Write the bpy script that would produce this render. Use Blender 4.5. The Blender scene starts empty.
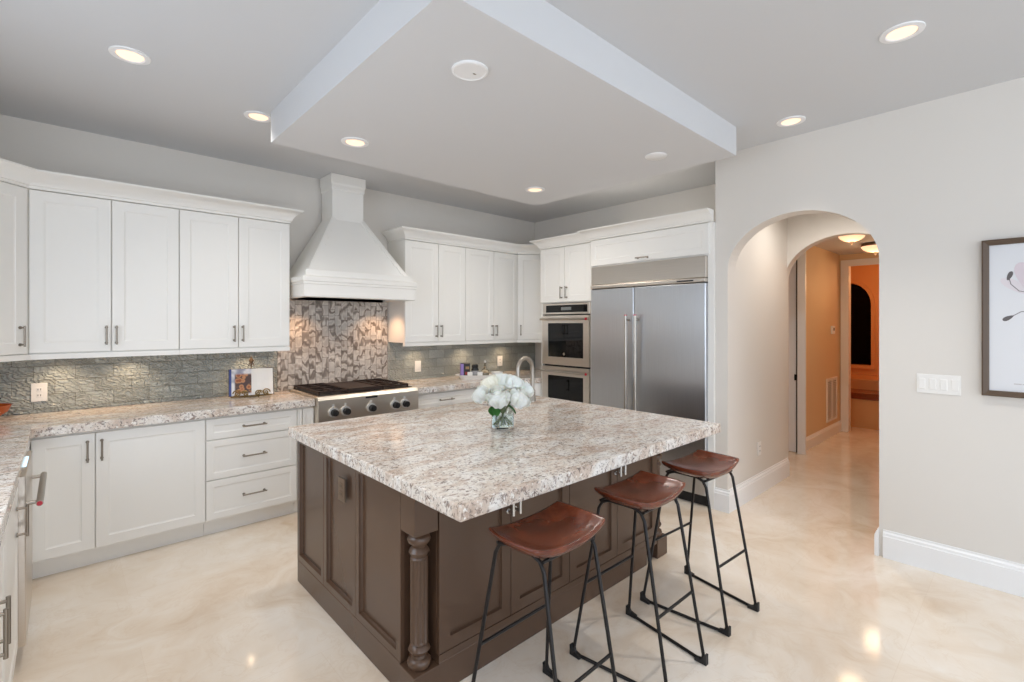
import bpy, bmesh, math, random
from math import pi, sin, cos, radians as R
from mathutils import Vector, Matrix
random.seed(7)
SC = bpy.context.scene
COL = SC.collection

# ---------------------------------------------------------------- camera, world, exposure, big lights
cam = bpy.data.cameras.new('camera'); camo = bpy.data.objects.new('camera', cam); COL.objects.link(camo)
camo.location = (0, 0, 1.52); camo.rotation_euler = (R(90), 0, R(-42.8))
cam.sensor_width = 36; cam.lens = 483 / 1024 * 36; cam.shift_y = -17 / 1024; cam.clip_start = .02
SC.camera = camo
vs = SC.view_settings
vs.view_transform = 'Standard'; vs.look = 'None'; vs.gamma = 1; vs.use_curve_mapping = False
vs.exposure = 0.60
SC.cycles.max_bounces = 16; SC.cycles.diffuse_bounces = 9; SC.cycles.glossy_bounces = 6; SC.cycles.transmission_bounces = 12
w = bpy.data.worlds.new('sky'); SC.world = w; w.use_nodes = True
w.node_tree.nodes['Background'].inputs[0].default_value = (.62, .78, 1, 1)
w.node_tree.nodes['Background'].inputs[1].default_value = 1.2

def area(name, loc, rot, sx, sy, power, color):
    l = bpy.data.lights.new(name, 'AREA'); l.shape = 'RECTANGLE'; l.size = sx; l.size_y = sy
    l.energy = power; l.color = color
    o = bpy.data.objects.new(name, l); COL.objects.link(o); o.location = loc; o.rotation_euler = rot
    return o
# daylight outside the windows behind and beside the camera
area('daylight_rear', (1.6, -4.80, 1.50), (R(90), 0, 0), 4.0, 2.2, 45, (.89, .945, 1))
area('daylight_left', (-1.05, -2.3, 1.50), (R(90), 0, R(-90)), 3.4, 2.2, 27, (.89, .945, 1))
area('daylight_sink_window', (-1.05, 2.05, 1.72), (R(90), 0, R(-90)), 1.9, 1.1, 12.5, (.88, .94, 1))

def spot(name, loc, power, color=(1, .80, .60), size=R(125), blend=.9, radius=.05):
    l = bpy.data.lights.new(name, 'SPOT'); l.energy = power; l.color = color
    l.spot_size = size; l.spot_blend = blend; l.shadow_soft_size = radius
    o = bpy.data.objects.new(name, l); COL.objects.link(o); o.location = loc
    return o
def point(name, loc, power, color=(1, .66, .38), radius=.08):
    l = bpy.data.lights.new(name, 'POINT'); l.energy = power; l.color = color; l.shadow_soft_size = radius
    o = bpy.data.objects.new(name, l); COL.objects.link(o); o.location = loc
    return o

# ---------------------------------------------------------------- materials
def lin(c):
    return tuple(((x / 255) / 12.92 if x / 255 <= .04045 else ((x / 255 + .055) / 1.055) ** 2.4) for x in c) + (1,)
def mat(name, rgb, rough=.5, metal=0, **kw):
    m = bpy.data.materials.new(name); m.use_nodes = True
    b = m.node_tree.nodes['Principled BSDF']
    b.inputs['Base Color'].default_value = lin(rgb); b.inputs['Roughness'].default_value = rough
    b.inputs['Metallic'].default_value = metal
    for k, v in kw.items():
        b.inputs[k.replace('_', ' ')].default_value = v
    return m
class NT:
    def __init__(s, m):
        s.t = m.node_tree; s.b = s.t.nodes['Principled BSDF']
    def n(s, kind, **kw):
        x = s.t.nodes.new(kind)
        for k, v in kw.items():
            if hasattr(x, k): setattr(x, k, v)
        return x
    def l(s, a, b): s.t.links.new(a, b)
    def coords(s, scale=(1, 1, 1), rot=(0, 0, 0), loc=(0, 0, 0)):
        tc = s.n('ShaderNodeTexCoord'); mp = s.n('ShaderNodeMapping')
        mp.inputs['Scale'].default_value = scale; mp.inputs['Rotation'].default_value = rot; mp.inputs['Location'].default_value = loc
        s.l(tc.outputs['Object'], mp.inputs[0]); return mp.outputs[0]
    def noise(s, v, scale, detail=3, rough=.5, dist=0):
        x = s.n('ShaderNodeTexNoise'); x.inputs['Scale'].default_value = scale; x.inputs['Detail'].default_value = detail
        x.inputs['Roughness'].default_value = rough; x.inputs['Distortion'].default_value = dist
        if v is not None: s.l(v, x.inputs['Vector'])
        return x.outputs[0]
    def ramp(s, f, stops):
        x = s.n('ShaderNodeValToRGB'); e = x.color_ramp.elements
        while len(e) < len(stops): e.new(.5)
        for i, (p, c) in enumerate(stops):
            e[i].position = p; e[i].color = lin(c) if len(c) == 3 else c
        s.l(f, x.inputs[0]); return x.outputs[0]
    def mix(s, f, a, b, mode='MIX'):
        x = s.n('ShaderNodeMix'); x.data_type = 'RGBA'; x.blend_type = mode
        if isinstance(f, (int, float)): x.inputs[0].default_value = f
        else: s.l(f, x.inputs[0])
        for i, v in ((6, a), (7, b)):
            if isinstance(v, tuple): x.inputs[i].default_value = lin(v) if len(v) == 3 else v
            else: s.l(v, x.inputs[i])
        return x.outputs[2]
    def bump(s, h, strength=.2, dist=.01):
        x = s.n('ShaderNodeBump'); x.inputs['Strength'].default_value = strength; x.inputs['Distance'].default_value = dist
        s.l(h, x.inputs['Height']); s.l(x.outputs[0], s.b.inputs['Normal'])
    def color(s, c): s.l(c, s.b.inputs['Base Color'])

def paint(name, rgb, rough=.6, b=.02, sc=180):
    m = mat(name, rgb, rough); t = NT(m); t.bump(t.noise(t.coords(), sc, 2), b, .002); return m
WALL = paint('wall_paint', (221, 216, 209)); CEIL = paint('ceiling_paint', (208, 209, 211), .7)
SOFFITP = paint('soffit_paint', (214, 215, 217), .7)
SOFFIT = SOFFITP
TRIM = paint('trim_paint', (238, 238, 238), .35, .02)
CAB = paint('cabinet_paint', (240, 238, 233), .32, .015, 60)
CARC = CAB
GAP = mat('shadow_gap', (120, 118, 115), .8)
HALLWALL = paint('hall_paint', (224, 196, 158)); BATHWALL = paint('bath_paint', (226, 176, 120))
BROWN = paint('espresso_paint', (86, 65, 51), .24, .02, 60)
BROWND = mat('espresso_dark', (60, 48, 42), .3)
NICKEL = mat('satin_nickel', (176, 168, 158), .33, 1)
PULL = mat('dark_nickel', (152, 143, 132), .36, 1)
BLACKM = mat('black_iron', (46, 44, 44), .42, .7)
BLACKP = mat('black_rubber', (28, 28, 29), .55)
GLASSK = mat('black_glass', (8, 8, 9), .03, Specular_IOR_Level=.35)
WHITEP = mat('white_plastic', (236, 234, 230), .35)
BRONZE = mat('bronze', (120, 100, 82), .35, .5)
GILT = mat('aged_gilt', (128, 104, 62), .35, .7)
RED = mat('red_enamel', (190, 30, 50), .3)
CHROME = mat('chrome', (205, 205, 205), .12, 1)
IRON = mat('cast_iron', (50, 36, 30), .5, .3)

def steel(name, rgb, rough, vertical=True):
    m = mat(name, rgb, rough, 1); t = NT(m)
    v = t.coords((400, 400, 3) if vertical else (3, 3, 400))
    n = t.noise(v, 1, 2)
    t.color(t.ramp(n, [(.3, tuple(int(x * .96) for x in rgb)), (.7, rgb)]))
    t.bump(n, .02, .001)
    m.node_tree.nodes['Principled BSDF'].inputs['Anisotropic'].default_value = .5
    return m
STEEL = steel('brushed_steel', (200, 203, 207), .30)
STEELW = steel('warm_steel', (214, 206, 196), .28, False)

STEELC = steel('satin_range_steel', (226, 216, 202), .42, False)
BEZEL = mat('polished_bezel', (236, 234, 230), .35, .6)
def granite():
    m = mat('granite', (205, 190, 178), .10); t = NT(m)
    v = t.coords()
    vs_ = t.coords((1, 1.9, 1), (0, 0, .35))
    cloud = t.noise(vs_, 5.5, 5, .6, .8)
    base = t.ramp(cloud, [(.30, (190, 168, 152)), (.43, (211, 195, 181)), (.53, (224, 216, 207)), (.66, (236, 233, 229))])
    g = t.noise(vs_, 34, 6, .72, .6)
    c1 = t.mix(t.ramp(g, [(.54, (0, 0, 0)), (.60, (255, 255, 255))]), base, (150, 132, 122))
    n2 = t.noise(v, 75, 4, .7, .3)
    c2 = t.mix(t.ramp(n2, [(.565, (0, 0, 0)), (.62, (255, 255, 255))]), c1, (132, 121, 115))
    n3 = t.noise(t.coords((1, 1, 1), (0, 0, 0), (3.1, 1.7, .4)), 48, 4, .7, .2)
    c3 = t.mix(t.ramp(n3, [(.57, (0, 0, 0)), (.64, (255, 255, 255))]), c2, (240, 236, 230))
    n4 = t.noise(t.coords((1, 1, 1), (0, 0, 0), (7.1, 2.7, 1.4)), 28, 4, .75, .5)
    c4 = t.mix(t.ramp(n4, [(.615, (0, 0, 0)), (.65, (255, 255, 255))]), c3, (116, 103, 96))
    t.color(c4)
    return m
GRANITE = granite()

def marble_floor():
    m = mat('polished_marble', (222, 206, 184), .09); t = NT(m)
    v = t.coords((1, 1, 1), (0, 0, .5))
    warp = t.noise(v, 1.3, 3)
    vm = t.n('ShaderNodeVectorMath', operation='ADD'); t.l(v, vm.inputs[0])
    sc = t.n('ShaderNodeVectorMath', operation='SCALE'); t.l(warp, sc.inputs[0]); sc.inputs['Scale'].default_value = 1.1
    t.l(sc.outputs[0], vm.inputs[1])
    c = t.noise(vm.outputs[0], 1.6, 8, .62, .6)
    base = t.ramp(c, [(.28, (212, 190, 166)), (.43, (226, 211, 193)), (.55, (233, 222, 208)), (.72, (240, 233, 224))])
    vn = t.noise(vm.outputs[0], 2.6, 9, .6, 1.2)
    vein = t.ramp(vn, [(.485, (0, 0, 0)), (.5, (120, 120, 120)), (.515, (0, 0, 0))])
    c2 = t.mix(vein, base, (206, 182, 152))
    br = t.n('ShaderNodeTexBrick'); br.offset = .5
    t.l(t.coords((1, 1, 1), (0, 0, 0), (.35, .2, 0)), br.inputs['Vector'])
    br.inputs['Scale'].default_value = 1; br.inputs['Brick Width'].default_value = 1.22; br.inputs['Row Height'].default_value = .61
    br.inputs['Mortar Size'].default_value = .0018; br.inputs['Mortar Smooth'].default_value = .2
    br.inputs['Color1'].default_value = (1, 1, 1, 1); br.inputs['Color2'].default_value = (.965, .96, .95, 1); br.inputs['Mortar'].default_value = (.95, .93, .91, 1)
    t.color(t.mix(1.0, c2, br.outputs[0], 'MULTIPLY'))
    return m
FLOOR = marble_floor()

def xz_brick(t, bw, rh, c1, c2, mort, ms, loc=(0, 0, 0), rotz=False, offset=.5):
    # tiles on a wall that runs along X: use X for the width and Z for the height
    tc = t.n('ShaderNodeTexCoord'); sx = t.n('ShaderNodeSeparateXYZ'); cb = t.n('ShaderNodeCombineXYZ')
    t.l(tc.outputs['Object'], sx.inputs[0])
    t.l(sx.outputs[2 if rotz else 0], cb.inputs[0]); t.l(sx.outputs[0 if rotz else 2], cb.inputs[1])
    mp = t.n('ShaderNodeMapping'); mp.inputs['Location'].default_value = loc; t.l(cb.outputs[0], mp.inputs[0])
    br = t.n('ShaderNodeTexBrick'); br.offset = offset; t.l(mp.outputs[0], br.inputs['Vector'])
    br.inputs['Scale'].default_value = 1; br.inputs['Brick Width'].default_value = bw; br.inputs['Row Height'].default_value = rh
    br.inputs['Mortar Size'].default_value = ms; br.inputs['Mortar Smooth'].default_value = .3; br.inputs['Bias'].default_value = 0
    br.inputs['Color1'].default_value = lin(c1); br.inputs['Color2'].default_value = lin(c2); br.inputs['Mortar'].default_value = lin(mort)
    return br, mp
def glass_tile():
    m = mat('wavy_glass_tile', (150, 152, 140), .16); t = NT(m)
    br, mp = xz_brick(t, .21, .097, (178, 184, 180), (156, 161, 156), (138, 138, 130), .0018, (.05, .03, 0))
    # every tile gets its own direction of ripple
    wv = t.noise(t.coords((1, 1, 1), (0, .6, 0)), 6, 3, .6, 2.5)
    w1 = t.n('ShaderNodeTexWave'); w1.inputs['Scale'].default_value = 9; w1.inputs['Distortion'].default_value = 12
    w1.inputs['Detail'].default_value = 2; w1.inputs['Detail Scale'].default_value = 1.6
    t.l(t.coords((1, 1, 2.2), (0, .5, 0)), w1.inputs['Vector'])
    c = t.mix(t.ramp(w1.outputs['Fac'], [(.25, (0, 0, 0)), (.9, (90, 90, 90))]), br.outputs[0], (214, 216, 211))
    t.color(c)
    h = t.n('ShaderNodeMath', operation='SUBTRACT'); t.l(w1.outputs['Fac'], h.inputs[0]); t.l(br.outputs['Fac'], h.inputs[1])
    t.bump(h.outputs[0], .9, .010)
    return m
TILE = glass_tile()
def mosaic():
    m = mat('marble_mosaic', (176, 168, 158), .22); t = NT(m)
    br, mp = xz_brick(t, .10, .062, (226, 220, 212), (140, 132, 126), (120, 112, 104), .0018, (0, 0, 0), True, .41)
    v = t.coords((1.25, 0, .62))
    # each chip is cut from veined stone: broad bent bands, dark to cream, broken at the joints
    jump = t.n('ShaderNodeVectorMath', operation='SCALE'); t.l(br.outputs[0], jump.inputs[0]); jump.inputs['Scale'].default_value = 2.3
    va = t.n('ShaderNodeVectorMath', operation='ADD'); t.l(v, va.inputs[0]); t.l(jump.outputs[0], va.inputs[1])
    w1 = t.n('ShaderNodeTexWave'); w1.wave_type = 'RINGS'; w1.inputs['Scale'].default_value = 3.6; w1.inputs['Distortion'].default_value = 10
    w1.inputs['Detail'].default_value = 2; w1.inputs['Detail Scale'].default_value = 2.2; t.l(va.outputs[0], w1.inputs['Vector'])
    bands = t.ramp(w1.outputs['Fac'], [(.0, (96, 86, 78)), (.12, (140, 128, 118)), (.34, (186, 178, 168)), (.62, (220, 214, 205)), (1, (190, 184, 176))])
    c = t.mix(.22, bands, br.outputs[0])
    big = t.noise(t.coords((1, 0, .5), (0, 0, 0), (2, 0, 1)), 7, 2)
    c = t.mix(t.ramp(big, [(.40, (110, 110, 110)), (.58, (0, 0, 0))]), c, (118, 112, 108))
    c = t.mix(br.outputs['Fac'], c, (104, 96, 88))
    t.color(c)
    t.bump(br.outputs['Fac'], -.5, .003)
    return m
MOSAIC = mosaic()

def leather():
    m = mat('brown_leather', (110, 52, 30), .25); t = NT(m)
    v = t.coords((1, 1, 1))
    n = t.noise(v, 7, 4, .6, .4)
    t.color(t.ramp(n, [(.3, (60, 22, 8)), (.5, (96, 39, 16)), (.72, (124, 58, 28))]))
    m.node_tree.nodes['Principled BSDF'].inputs['Coat Weight'].default_value = .3
    m.node_tree.nodes['Principled BSDF'].inputs['Coat Roughness'].default_value = .15
    t.bump(t.noise(v, 120, 3), .12, .002)
    return m
LEATHER = leather()

def glow(name, rgb, strength):
    m = mat(name, rgb, .5); b = m.node_tree.nodes['Principled BSDF']
    b.inputs['Emission Color'].default_value = lin(rgb); b.inputs['Emission Strength'].default_value = strength
    return m
LAMP = glow('lit_lens', (255, 216, 182), .72)
LCD = glow('lit_display', (196, 226, 246), .8)
SHADE = glow('lit_shade', (255, 206, 164), .75)

def clear_glass(name='clear_glass', tint=(240, 248, 246), rough=0):
    m = mat(name, tint, rough); b = m.node_tree.nodes['Principled BSDF']
    b.inputs['Transmission Weight'].default_value = 1; b.inputs['IOR'].default_value = 1.45
    return m
GLASS = clear_glass(); WATER = clear_glass('water', (244, 250, 250)); WATER.node_tree.nodes['Principled BSDF'].inputs['IOR'].default_value = 1.33

# ---------------------------------------------------------------- mesh helpers
class MB:
    """collects shapes; build() links them as one mesh object"""
    def __init__(s): s.bm = bmesh.new()
    def box(s, x0, x1, y0, y1, z0, z1):
        v = [s.bm.verts.new(p) for p in ((x0, y0, z0), (x1, y0, z0), (x1, y1, z0), (x0, y1, z0), (x0, y0, z1), (x1, y0, z1), (x1, y1, z1), (x0, y1, z1))]
        for f in ((3, 2, 1, 0), (4, 5, 6, 7), (0, 1, 5, 4), (1, 2, 6, 5), (2, 3, 7, 6), (3, 0, 4, 7)):
            s.bm.faces.new([v[i] for i in f])
        return s
    def rings(s, rings, closed=True, cap=True):
        """skin a list of equal-length vertex loops"""
        L = [[s.bm.verts.new(p) for p in r] for r in rings]
        n = len(L[0])
        for a, b in zip(L, L[1:]):
            for i in range(n if closed else n - 1):
                j = (i + 1) % n
                s.bm.faces.new((a[i], a[j], b[j], b[i]))
        if cap and closed:
            s.bm.faces.new(L[0][::-1]); s.bm.faces.new(L[-1])
        return s
    def prism(s, poly, axis, a, b):
        """poly: 2D points; extruded along axis from a to b.  axis x -> (y,z), y -> (x,z), z -> (x,y)"""
        def P(p, t):
            return {'x': (t, p[0], p[1]), 'y': (p[0], t, p[1]), 'z': (p[0], p[1], t)}[axis]
        return s.rings([[P(p, a) for p in poly], [P(p, b) for p in poly]])
    def lathe(s, prof, c=(0, 0, 0), n=24, flute=0, frange=None):
        rs = []
        for r, z in prof:
            ring = []
            for i in range(n):
                a = 2 * pi * i / n; rr = r
                if flute and frange[0] < z < frange[1]: rr = r - flute * (i % 4 in (1, 2))
                ring.append((c[0] + rr * cos(a), c[1] + rr * sin(a), c[2] + z))
            rs.append(ring)
        return s.rings(rs)
    def cyl(s, p0, p1, r, n=12, r1=None):
        return s.tube([p0, p1], r, n, r1)
    def tube(s, pts, r, n=8, r1=None, close=False):
        pts = [Vector(p) for p in pts]; m = len(pts); rs = []
        up = None
        for i, p in enumerate(pts):
            if close: t = (pts[(i + 1) % m] - pts[i - 1]).normalized()
            elif i == 0: t = (pts[1] - p).normalized()
            elif i == m - 1: t = (p - pts[-2]).normalized()
            else: t = ((pts[i + 1] - p).normalized() + (p - pts[i - 1]).normalized()).normalized()
            if up is None:
                up = Vector((0, 0, 1)) if abs(t.z) < .9 else Vector((1, 0, 0))
            a = (up - t * up.dot(t)).normalized(); b = t.cross(a); up = a
            rr = r if r1 is None else r + (r1 - r) * i / (m - 1)
            rs.append([tuple(p + (a * cos(2 * pi * k / n) + b * sin(2 * pi * k / n)) * rr) for k in range(n)])
        if close:
            rs.append(rs[0]); 
            return s.rings(rs, cap=False)
        return s.rings(rs)
    def sphere(s, c, r, sx=1, sy=1, sz=1, seg=16, rg=10):
        prof = [(max(.0005, r * sin(pi * i / rg)), -r * cos(pi * i / rg)) for i in range(rg + 1)]
        rs = []
        for q, z in prof:
            rs.append([(c[0] + q * sx * cos(2 * pi * k / seg), c[1] + q * sy * sin(2 * pi * k / seg), c[2] + z * sz) for k in range(seg)])
        return s.rings(rs)
    def panel(s, x0, x1, z0, z1, y=0, t=.02, fr=.06, rec=.0045, sl=.011):
        """a framed panel facing -Y: flat frame, sloped inner edge, sunk field. front at y, back at y+t"""
        def rect(a, yy): return [(x0 + a, yy, z0 + a), (x1 - a, yy, z0 + a), (x1 - a, yy, z1 - a), (x0 + a, yy, z1 - a)]
        e = .0018
        return s.rings([rect(0, y + t), rect(0, y + e), rect(e, y), rect(fr, y), rect(fr + sl * .3, y + rec * .55), rect(fr + sl, y + rec)])
    def move(s, M):
        s.bm.transform(M); return s
    def build(s, name, m, parent=None, smooth=False, bevel=0, seg=2, loc=None, rz=0, sub=0):
        bmesh.ops.remove_doubles(s.bm, verts=s.bm.verts, dist=1e-6)
        bmesh.ops.recalc_face_normals(s.bm, faces=s.bm.faces)
        me = bpy.data.meshes.new(name); s.bm.to_mesh(me); s.bm.free()
        if isinstance(m, (list, tuple)):
            for q in m: me.materials.append(q)
        else: me.materials.append(m)
        o = bpy.data.objects.new(name, me); COL.objects.link(o)
        if parent is not None: o.parent = parent
        if loc: o.location = loc
        if rz: o.rotation_euler.z = rz
        if smooth:
            for p in me.polygons: p.use_smooth = True
            if smooth != 'all':
                try: me.set_sharp_from_angle(angle=R(40))
                except Exception: pass
        if bevel:
            b = o.modifiers.new('bevel', 'BEVEL'); b.width = bevel; b.segments = seg; b.limit_method = 'ANGLE'; b.angle_limit = R(40)
        if sub:
            q = o.modifiers.new('subsurf', 'SUBSURF'); q.levels = sub; q.render_levels = sub
        return o

def tag(o, label=None, cat=None, group=None, kind=None):
    if label: o['label'] = label
    if cat: o['category'] = cat
    if group: o['group'] = group
    if kind: o['kind'] = kind
    return o
def thing(name, label, cat, loc=(0, 0, 0), rz=0, group=None):
    o = bpy.data.objects.new(name, None); COL.objects.link(o); o.empty_display_size = .1
    o.location = loc; o.rotation_euler = (0, 0, rz)
    return tag(o, label, cat, group)
def struct(name, mb, m, **kw):
    return tag(mb.build(name, m, **kw), kind='structure')
def copy_tree(o, parent=None):
    c = o.copy(); COL.objects.link(c)
    if parent is not None: c.parent = parent
    for ch in [x for x in bpy.data.objects if x.parent == o]: copy_tree(ch, c)
    return c

def arc(c, r, a0, a1, n, plane='xz', k=1.0):
    out = []
    for i in range(n + 1):
        a = a0 + (a1 - a0) * i / n
        u, v = r * cos(a), r * sin(a) * k
        out.append({'xz': (c[0] + u, c[1], c[2] + v), 'yz': (c[0], c[1] + u, c[2] + v), 'xy': (c[0] + u, c[1] + v, c[2])}[plane])
    return out

# ================================================================ ROOM SHELL
CZ = 2.90
struct('floor', MB().box(-.95, 11.2, -4.9, 5.0, -.1, 0), FLOOR)
struct('ceiling', MB().box(-.95, 5.0, -4.9, 4.8, CZ, CZ + .1), CEIL)
struct('wall_back', MB().box(-.95, 4.85, 4.62, 4.77, 0, CZ), WALL)
struct('wall_alcove', MB().box(4.70, 4.85, 1.78, 4.62, 0, CZ), WALL)

def arch_poly(y0, y1, top, spring, rise, ya, yb, n=28):
    """wall outline in (y,z) with an arched opening from ya to yb down to the floor"""
    pts = [(y0, 0), (ya, 0), (ya, spring)]
    c = (ya + yb) / 2; h = (yb - ya) / 2
    for i in range(1, n):
        a = pi - pi * i / n
        pts.append((c + h * cos(a), spring + rise * sin(a)))
    pts += [(yb, spring), (yb, 0), (y1, 0), (y1, top), (y0, top)]
    return pts
YA, YB = .69, 1.68
def ngon_wall(name, poly, x0, x1, m):
    """two piers and an arched head, one closed shape each, in one wall"""
    y0, y1, top = poly[0][0], poly[-3][0], poly[-1][1]
    hole = poly[2:-4]
    ya, yb = poly[1][0], poly[-4][0]
    mb = MB(); mb.box(x0, x1, y0, ya, 0, top).box(x0, x1, yb, y1, 0, top)
    for p, q in zip(hole, hole[1:]):
        bm = mb.bm
        v = [[bm.verts.new((x, yy, zz)) for yy, zz in (p, q, (q[0], top), (p[0], top))] for x in (x0, x1)]
        bm.faces.new(v[0]); bm.faces.new(v[1][::-1])
        bm.faces.new((v[0][0], v[0][1], v[1][1], v[1][0])); bm.faces.new((v[0][2], v[0][3], v[1][3], v[1][2]))
    return struct(name, mb, m)
ngon_wall('wall_right', arch_poly(-4.7, 1.78, CZ, 1.95, .395, YA, YB), 3.93, 4.08, WALL)
# two jambs, then the inner arch of the passage
struct('wall_passage_left', MB().box(4.08, 5.32, YB, 1.78, 0, 2.75), WALL)
struct('wall_passage_right', MB().box(4.08, 5.32, YA - .1, YA, 0, 2.75), WALL)
ngon_wall('wall_inner_arch', arch_poly(.2, 2.9, 2.75, 1.96, .40, YA, 1.705), 5.32, 5.44, WALL)
struct('ceiling_passage', MB().box(4.08, 5.44, YA - .1, 1.78, 2.75, 2.85), CEIL)
# hallway beyond
struct('ceiling_hall', MB().box(5.44, 8.2, .2, 2.9, 2.5, 2.6), CEIL)
struct('wall_hall_left', MB().box(6.42, 8.10, 1.87, 1.97, 0, 2.5), HALLWALL)
struct('wall_hall_right', MB().box(5.44, 8.10, .2, .3, 0, 2.5), HALLWALL)
struct('wall_hall_door', MB().box(6.42, 6.48, 1.97, 2.9, 0, 2.5), HALLWALL)
struct('wall_hall_far_left', MB().box(5.44, 6.4, 2.85, 2.95, 0, 2.5), HALLWALL)
struct('wall_hall_end', MB().box(8.10, 8.20, 1.80, 2.85, 0, 2.7).box(8.10, 8.20, .1, 1.80, 2.5, 2.7).box(8.10, 8.20, .2, .75, 0, 2.5).box(8.10, 8.20, .75, 1.80, 2.39, 2.5), HALLWALL)
# door casings in the hall
struct('trim_1', MB().box(8.075, 8.10, 1.765, 1.86, 0, 2.42).box(8.075, 8.10, .70, .79, 0, 2.42).box(8.075, 8.10, .79, 1.765, 2.33, 2.42)
       .box(8.10, 8.20, 1.765, 1.80, 0, 2.39), TRIM)
struct('trim_2', MB().box(6.31, 6.34, 1.80, 1.885, 0, 2.4), TRIM)
# bathroom at the end of the hall
struct('wall_bath_left', MB().box(8.2, 10.1, 2.8, 2.9, 0, 2.7), BATHWALL)
struct('wall_bath_right', MB().box(8.2, 10.1, 0, .1, 0, 2.7), BATHWALL)
def bath_back():
    # back wall with an arched window hole: two piers, sill, and an arched head
    mb = MB(); y0, y1, z0, zs, ri = 1.86, 2.52, .81, 1.84, .39
    mb.box(10.0, 10.1, 0, y0, 0, 2.7).box(10.0, 10.1, y1, 2.9, 0, 2.7).box(10.0, 10.1, y0, y1, 0, z0)
    c = (y0 + y1) / 2; h = (y1 - y0) / 2
    top = [(c - h * cos(pi * i / 16), zs + ri * sin(pi * i / 16)) for i in range(17)]
    mb.prism(top + [(y1, 2.7), (y0, 2.7)], 'x', 10.0, 10.1)
    return mb
struct('wall_bath_back', bath_back(), BATHWALL)
struct('ceiling_bath', MB().box(8.2, 10.1, 0, 2.9, 2.7, 2.8), BATHWALL)
def arch_window():
    y0, y1, z0, zs, ri = 1.86, 2.52, .81, 1.84, .39
    c = (y0 + y1) / 2; h = (y1 - y0) / 2
    def loop(x, d):
        pts = [(x, y0 - d, z0 - d)] + [(x, c - (h + d) * cos(pi * i / 16), zs + (ri + d) * sin(pi * i / 16)) for i in range(17)] + [(x, y1 + d, z0 - d)]
        return pts
    mb = MB(); mb.rings([loop(9.99, .05), loop(9.96, .05), loop(9.96, .0), loop(10.06, -.012), loop(10.08, -.012)], cap=False)
    return mb, loop
mbw, lp = arch_window()
wn = struct('window_1', mbw, BATHWALL)
DARKGL = mat('night_glass', (4, 4, 6), .2, Specular_IOR_Level=.1)
pm = MB(); pm.rings([lp(10.05, 0), lp(10.06, 0)]); pm.build('window_pane', DARKGL, wn)

# rear and side walls behind the camera with windows
def wall_with_window(name, along, a0, a1, fixed0, fixed1, w0, w1, z0, z1, m):
    mb = MB()
    def B(p, q, zz0, zz1):
        if along == 'x': mb.box(p, q, fixed0, fixed1, zz0, zz1)
        else: mb.box(fixed0, fixed1, p, q, zz0, zz1)
    B(a0, w0, 0, CZ); B(w1, a1, 0, CZ); B(w0, w1, 0, z0); B(w0, w1, z1, CZ)
    return struct(name, mb, m)
wall_with_window('wall_rear', 'x', -.95, 3.93, -4.7, -4.55, -.45, 3.65, .35, 2.65, WALL)
wall_with_window('wall_left', 'y', -4.7, .4, -.95, -.80, -4.1, -.5, .35, 2.65, WALL)
wall_with_window('wall_left_kitchen', 'y', .4, 4.62, -.95, -.80, 1.05, 3.05, 1.12, 2.32, WALL)
struct('window_4', MB().box(-.90, -.85, 1.05, 3.05, 1.12, 1.17).box(-.90, -.85, 1.05, 3.05, 2.27, 2.32).box(-.899, -.851, 1.05, 1.10, 1.12, 2.32).box(-.899, -.851, 3.0, 3.05, 1.12, 2.32).box(-.899, -.851, 2.03, 2.07, 1.12, 2.32), TRIM)
struct('window_3', MB().box(-.92, -.86, -4.1, -.5, .35, .41).box(-.92, -.86, -4.1, -.5, 2.59, 2.65).box(-.919, -.861, -4.1, -4.05, .35, 2.65).box(-.919, -.861, -2.33, -2.27, .35, 2.65).box(-.919, -.861, -.55, -.5, .35, 2.65), TRIM)
def win_frame(name, x0, x1, y, z0, z1, nm):
    mb = MB(); mb.box(x0, x1, y, y + .06, z0, z0 + .06).box(x0, x1, y, y + .06, z1 - .06, z1)
    for i in range(nm + 1):
        x = x0 + (x1 - x0 - .05) * i / nm; mb.box(x, x + .05, y + .001, y + .059, z0, z1)
    return struct(name, mb, TRIM)
win_frame('window_2', -.45, 3.65, -4.65, .35, 2.65, 3)

# dropped ceiling panel over the island
struct('ceiling_soffit', MB().box(.985, 3.455, 1.416, 3.375, 2.70, CZ + .02), SOFFIT)

# baseboards
def baseboard(name, p0, p1, nrm, h=.178, t=.022, m=None):
    """p0,p1 floor points on the wall surface, nrm outward direction"""
    prof = [(0, 0), (t, 0), (t, h * .78), (t * .80, h * .80), (t * .72, h * .88), (t * .35, h * .93), (t * .3, h), (0, h)]
    p0 = Vector((*p0, 0)); p1 = Vector((*p1, 0)); n = Vector((*nrm, 0))
    mb = MB(); mb.rings([[tuple(p + n * a + Vector((0, 0, b))) for a, b in prof] for p in (p0, p1)])
    return struct(name, mb, m or TRIM)
baseboard('baseboard_right', (3.93, -4.55), (3.93, YA - .022), (-1, 0))
baseboard('baseboard_right_return', (3.908, YA), (5.3, YA), (0, 1))
baseboard('baseboard_passage', (3.93, YB), (5.32, YB), (0, -1))
baseboard('baseboard_pier', (3.93, YB - .022), (3.93, 1.78), (-1, 0))
baseboard('baseboard_hall', (6.34, 1.87), (8.10, 1.87), (0, -1), h=.15)
baseboard('baseboard_left', (-.80, -4.55), (-.80, .98), (1, 0))

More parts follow.
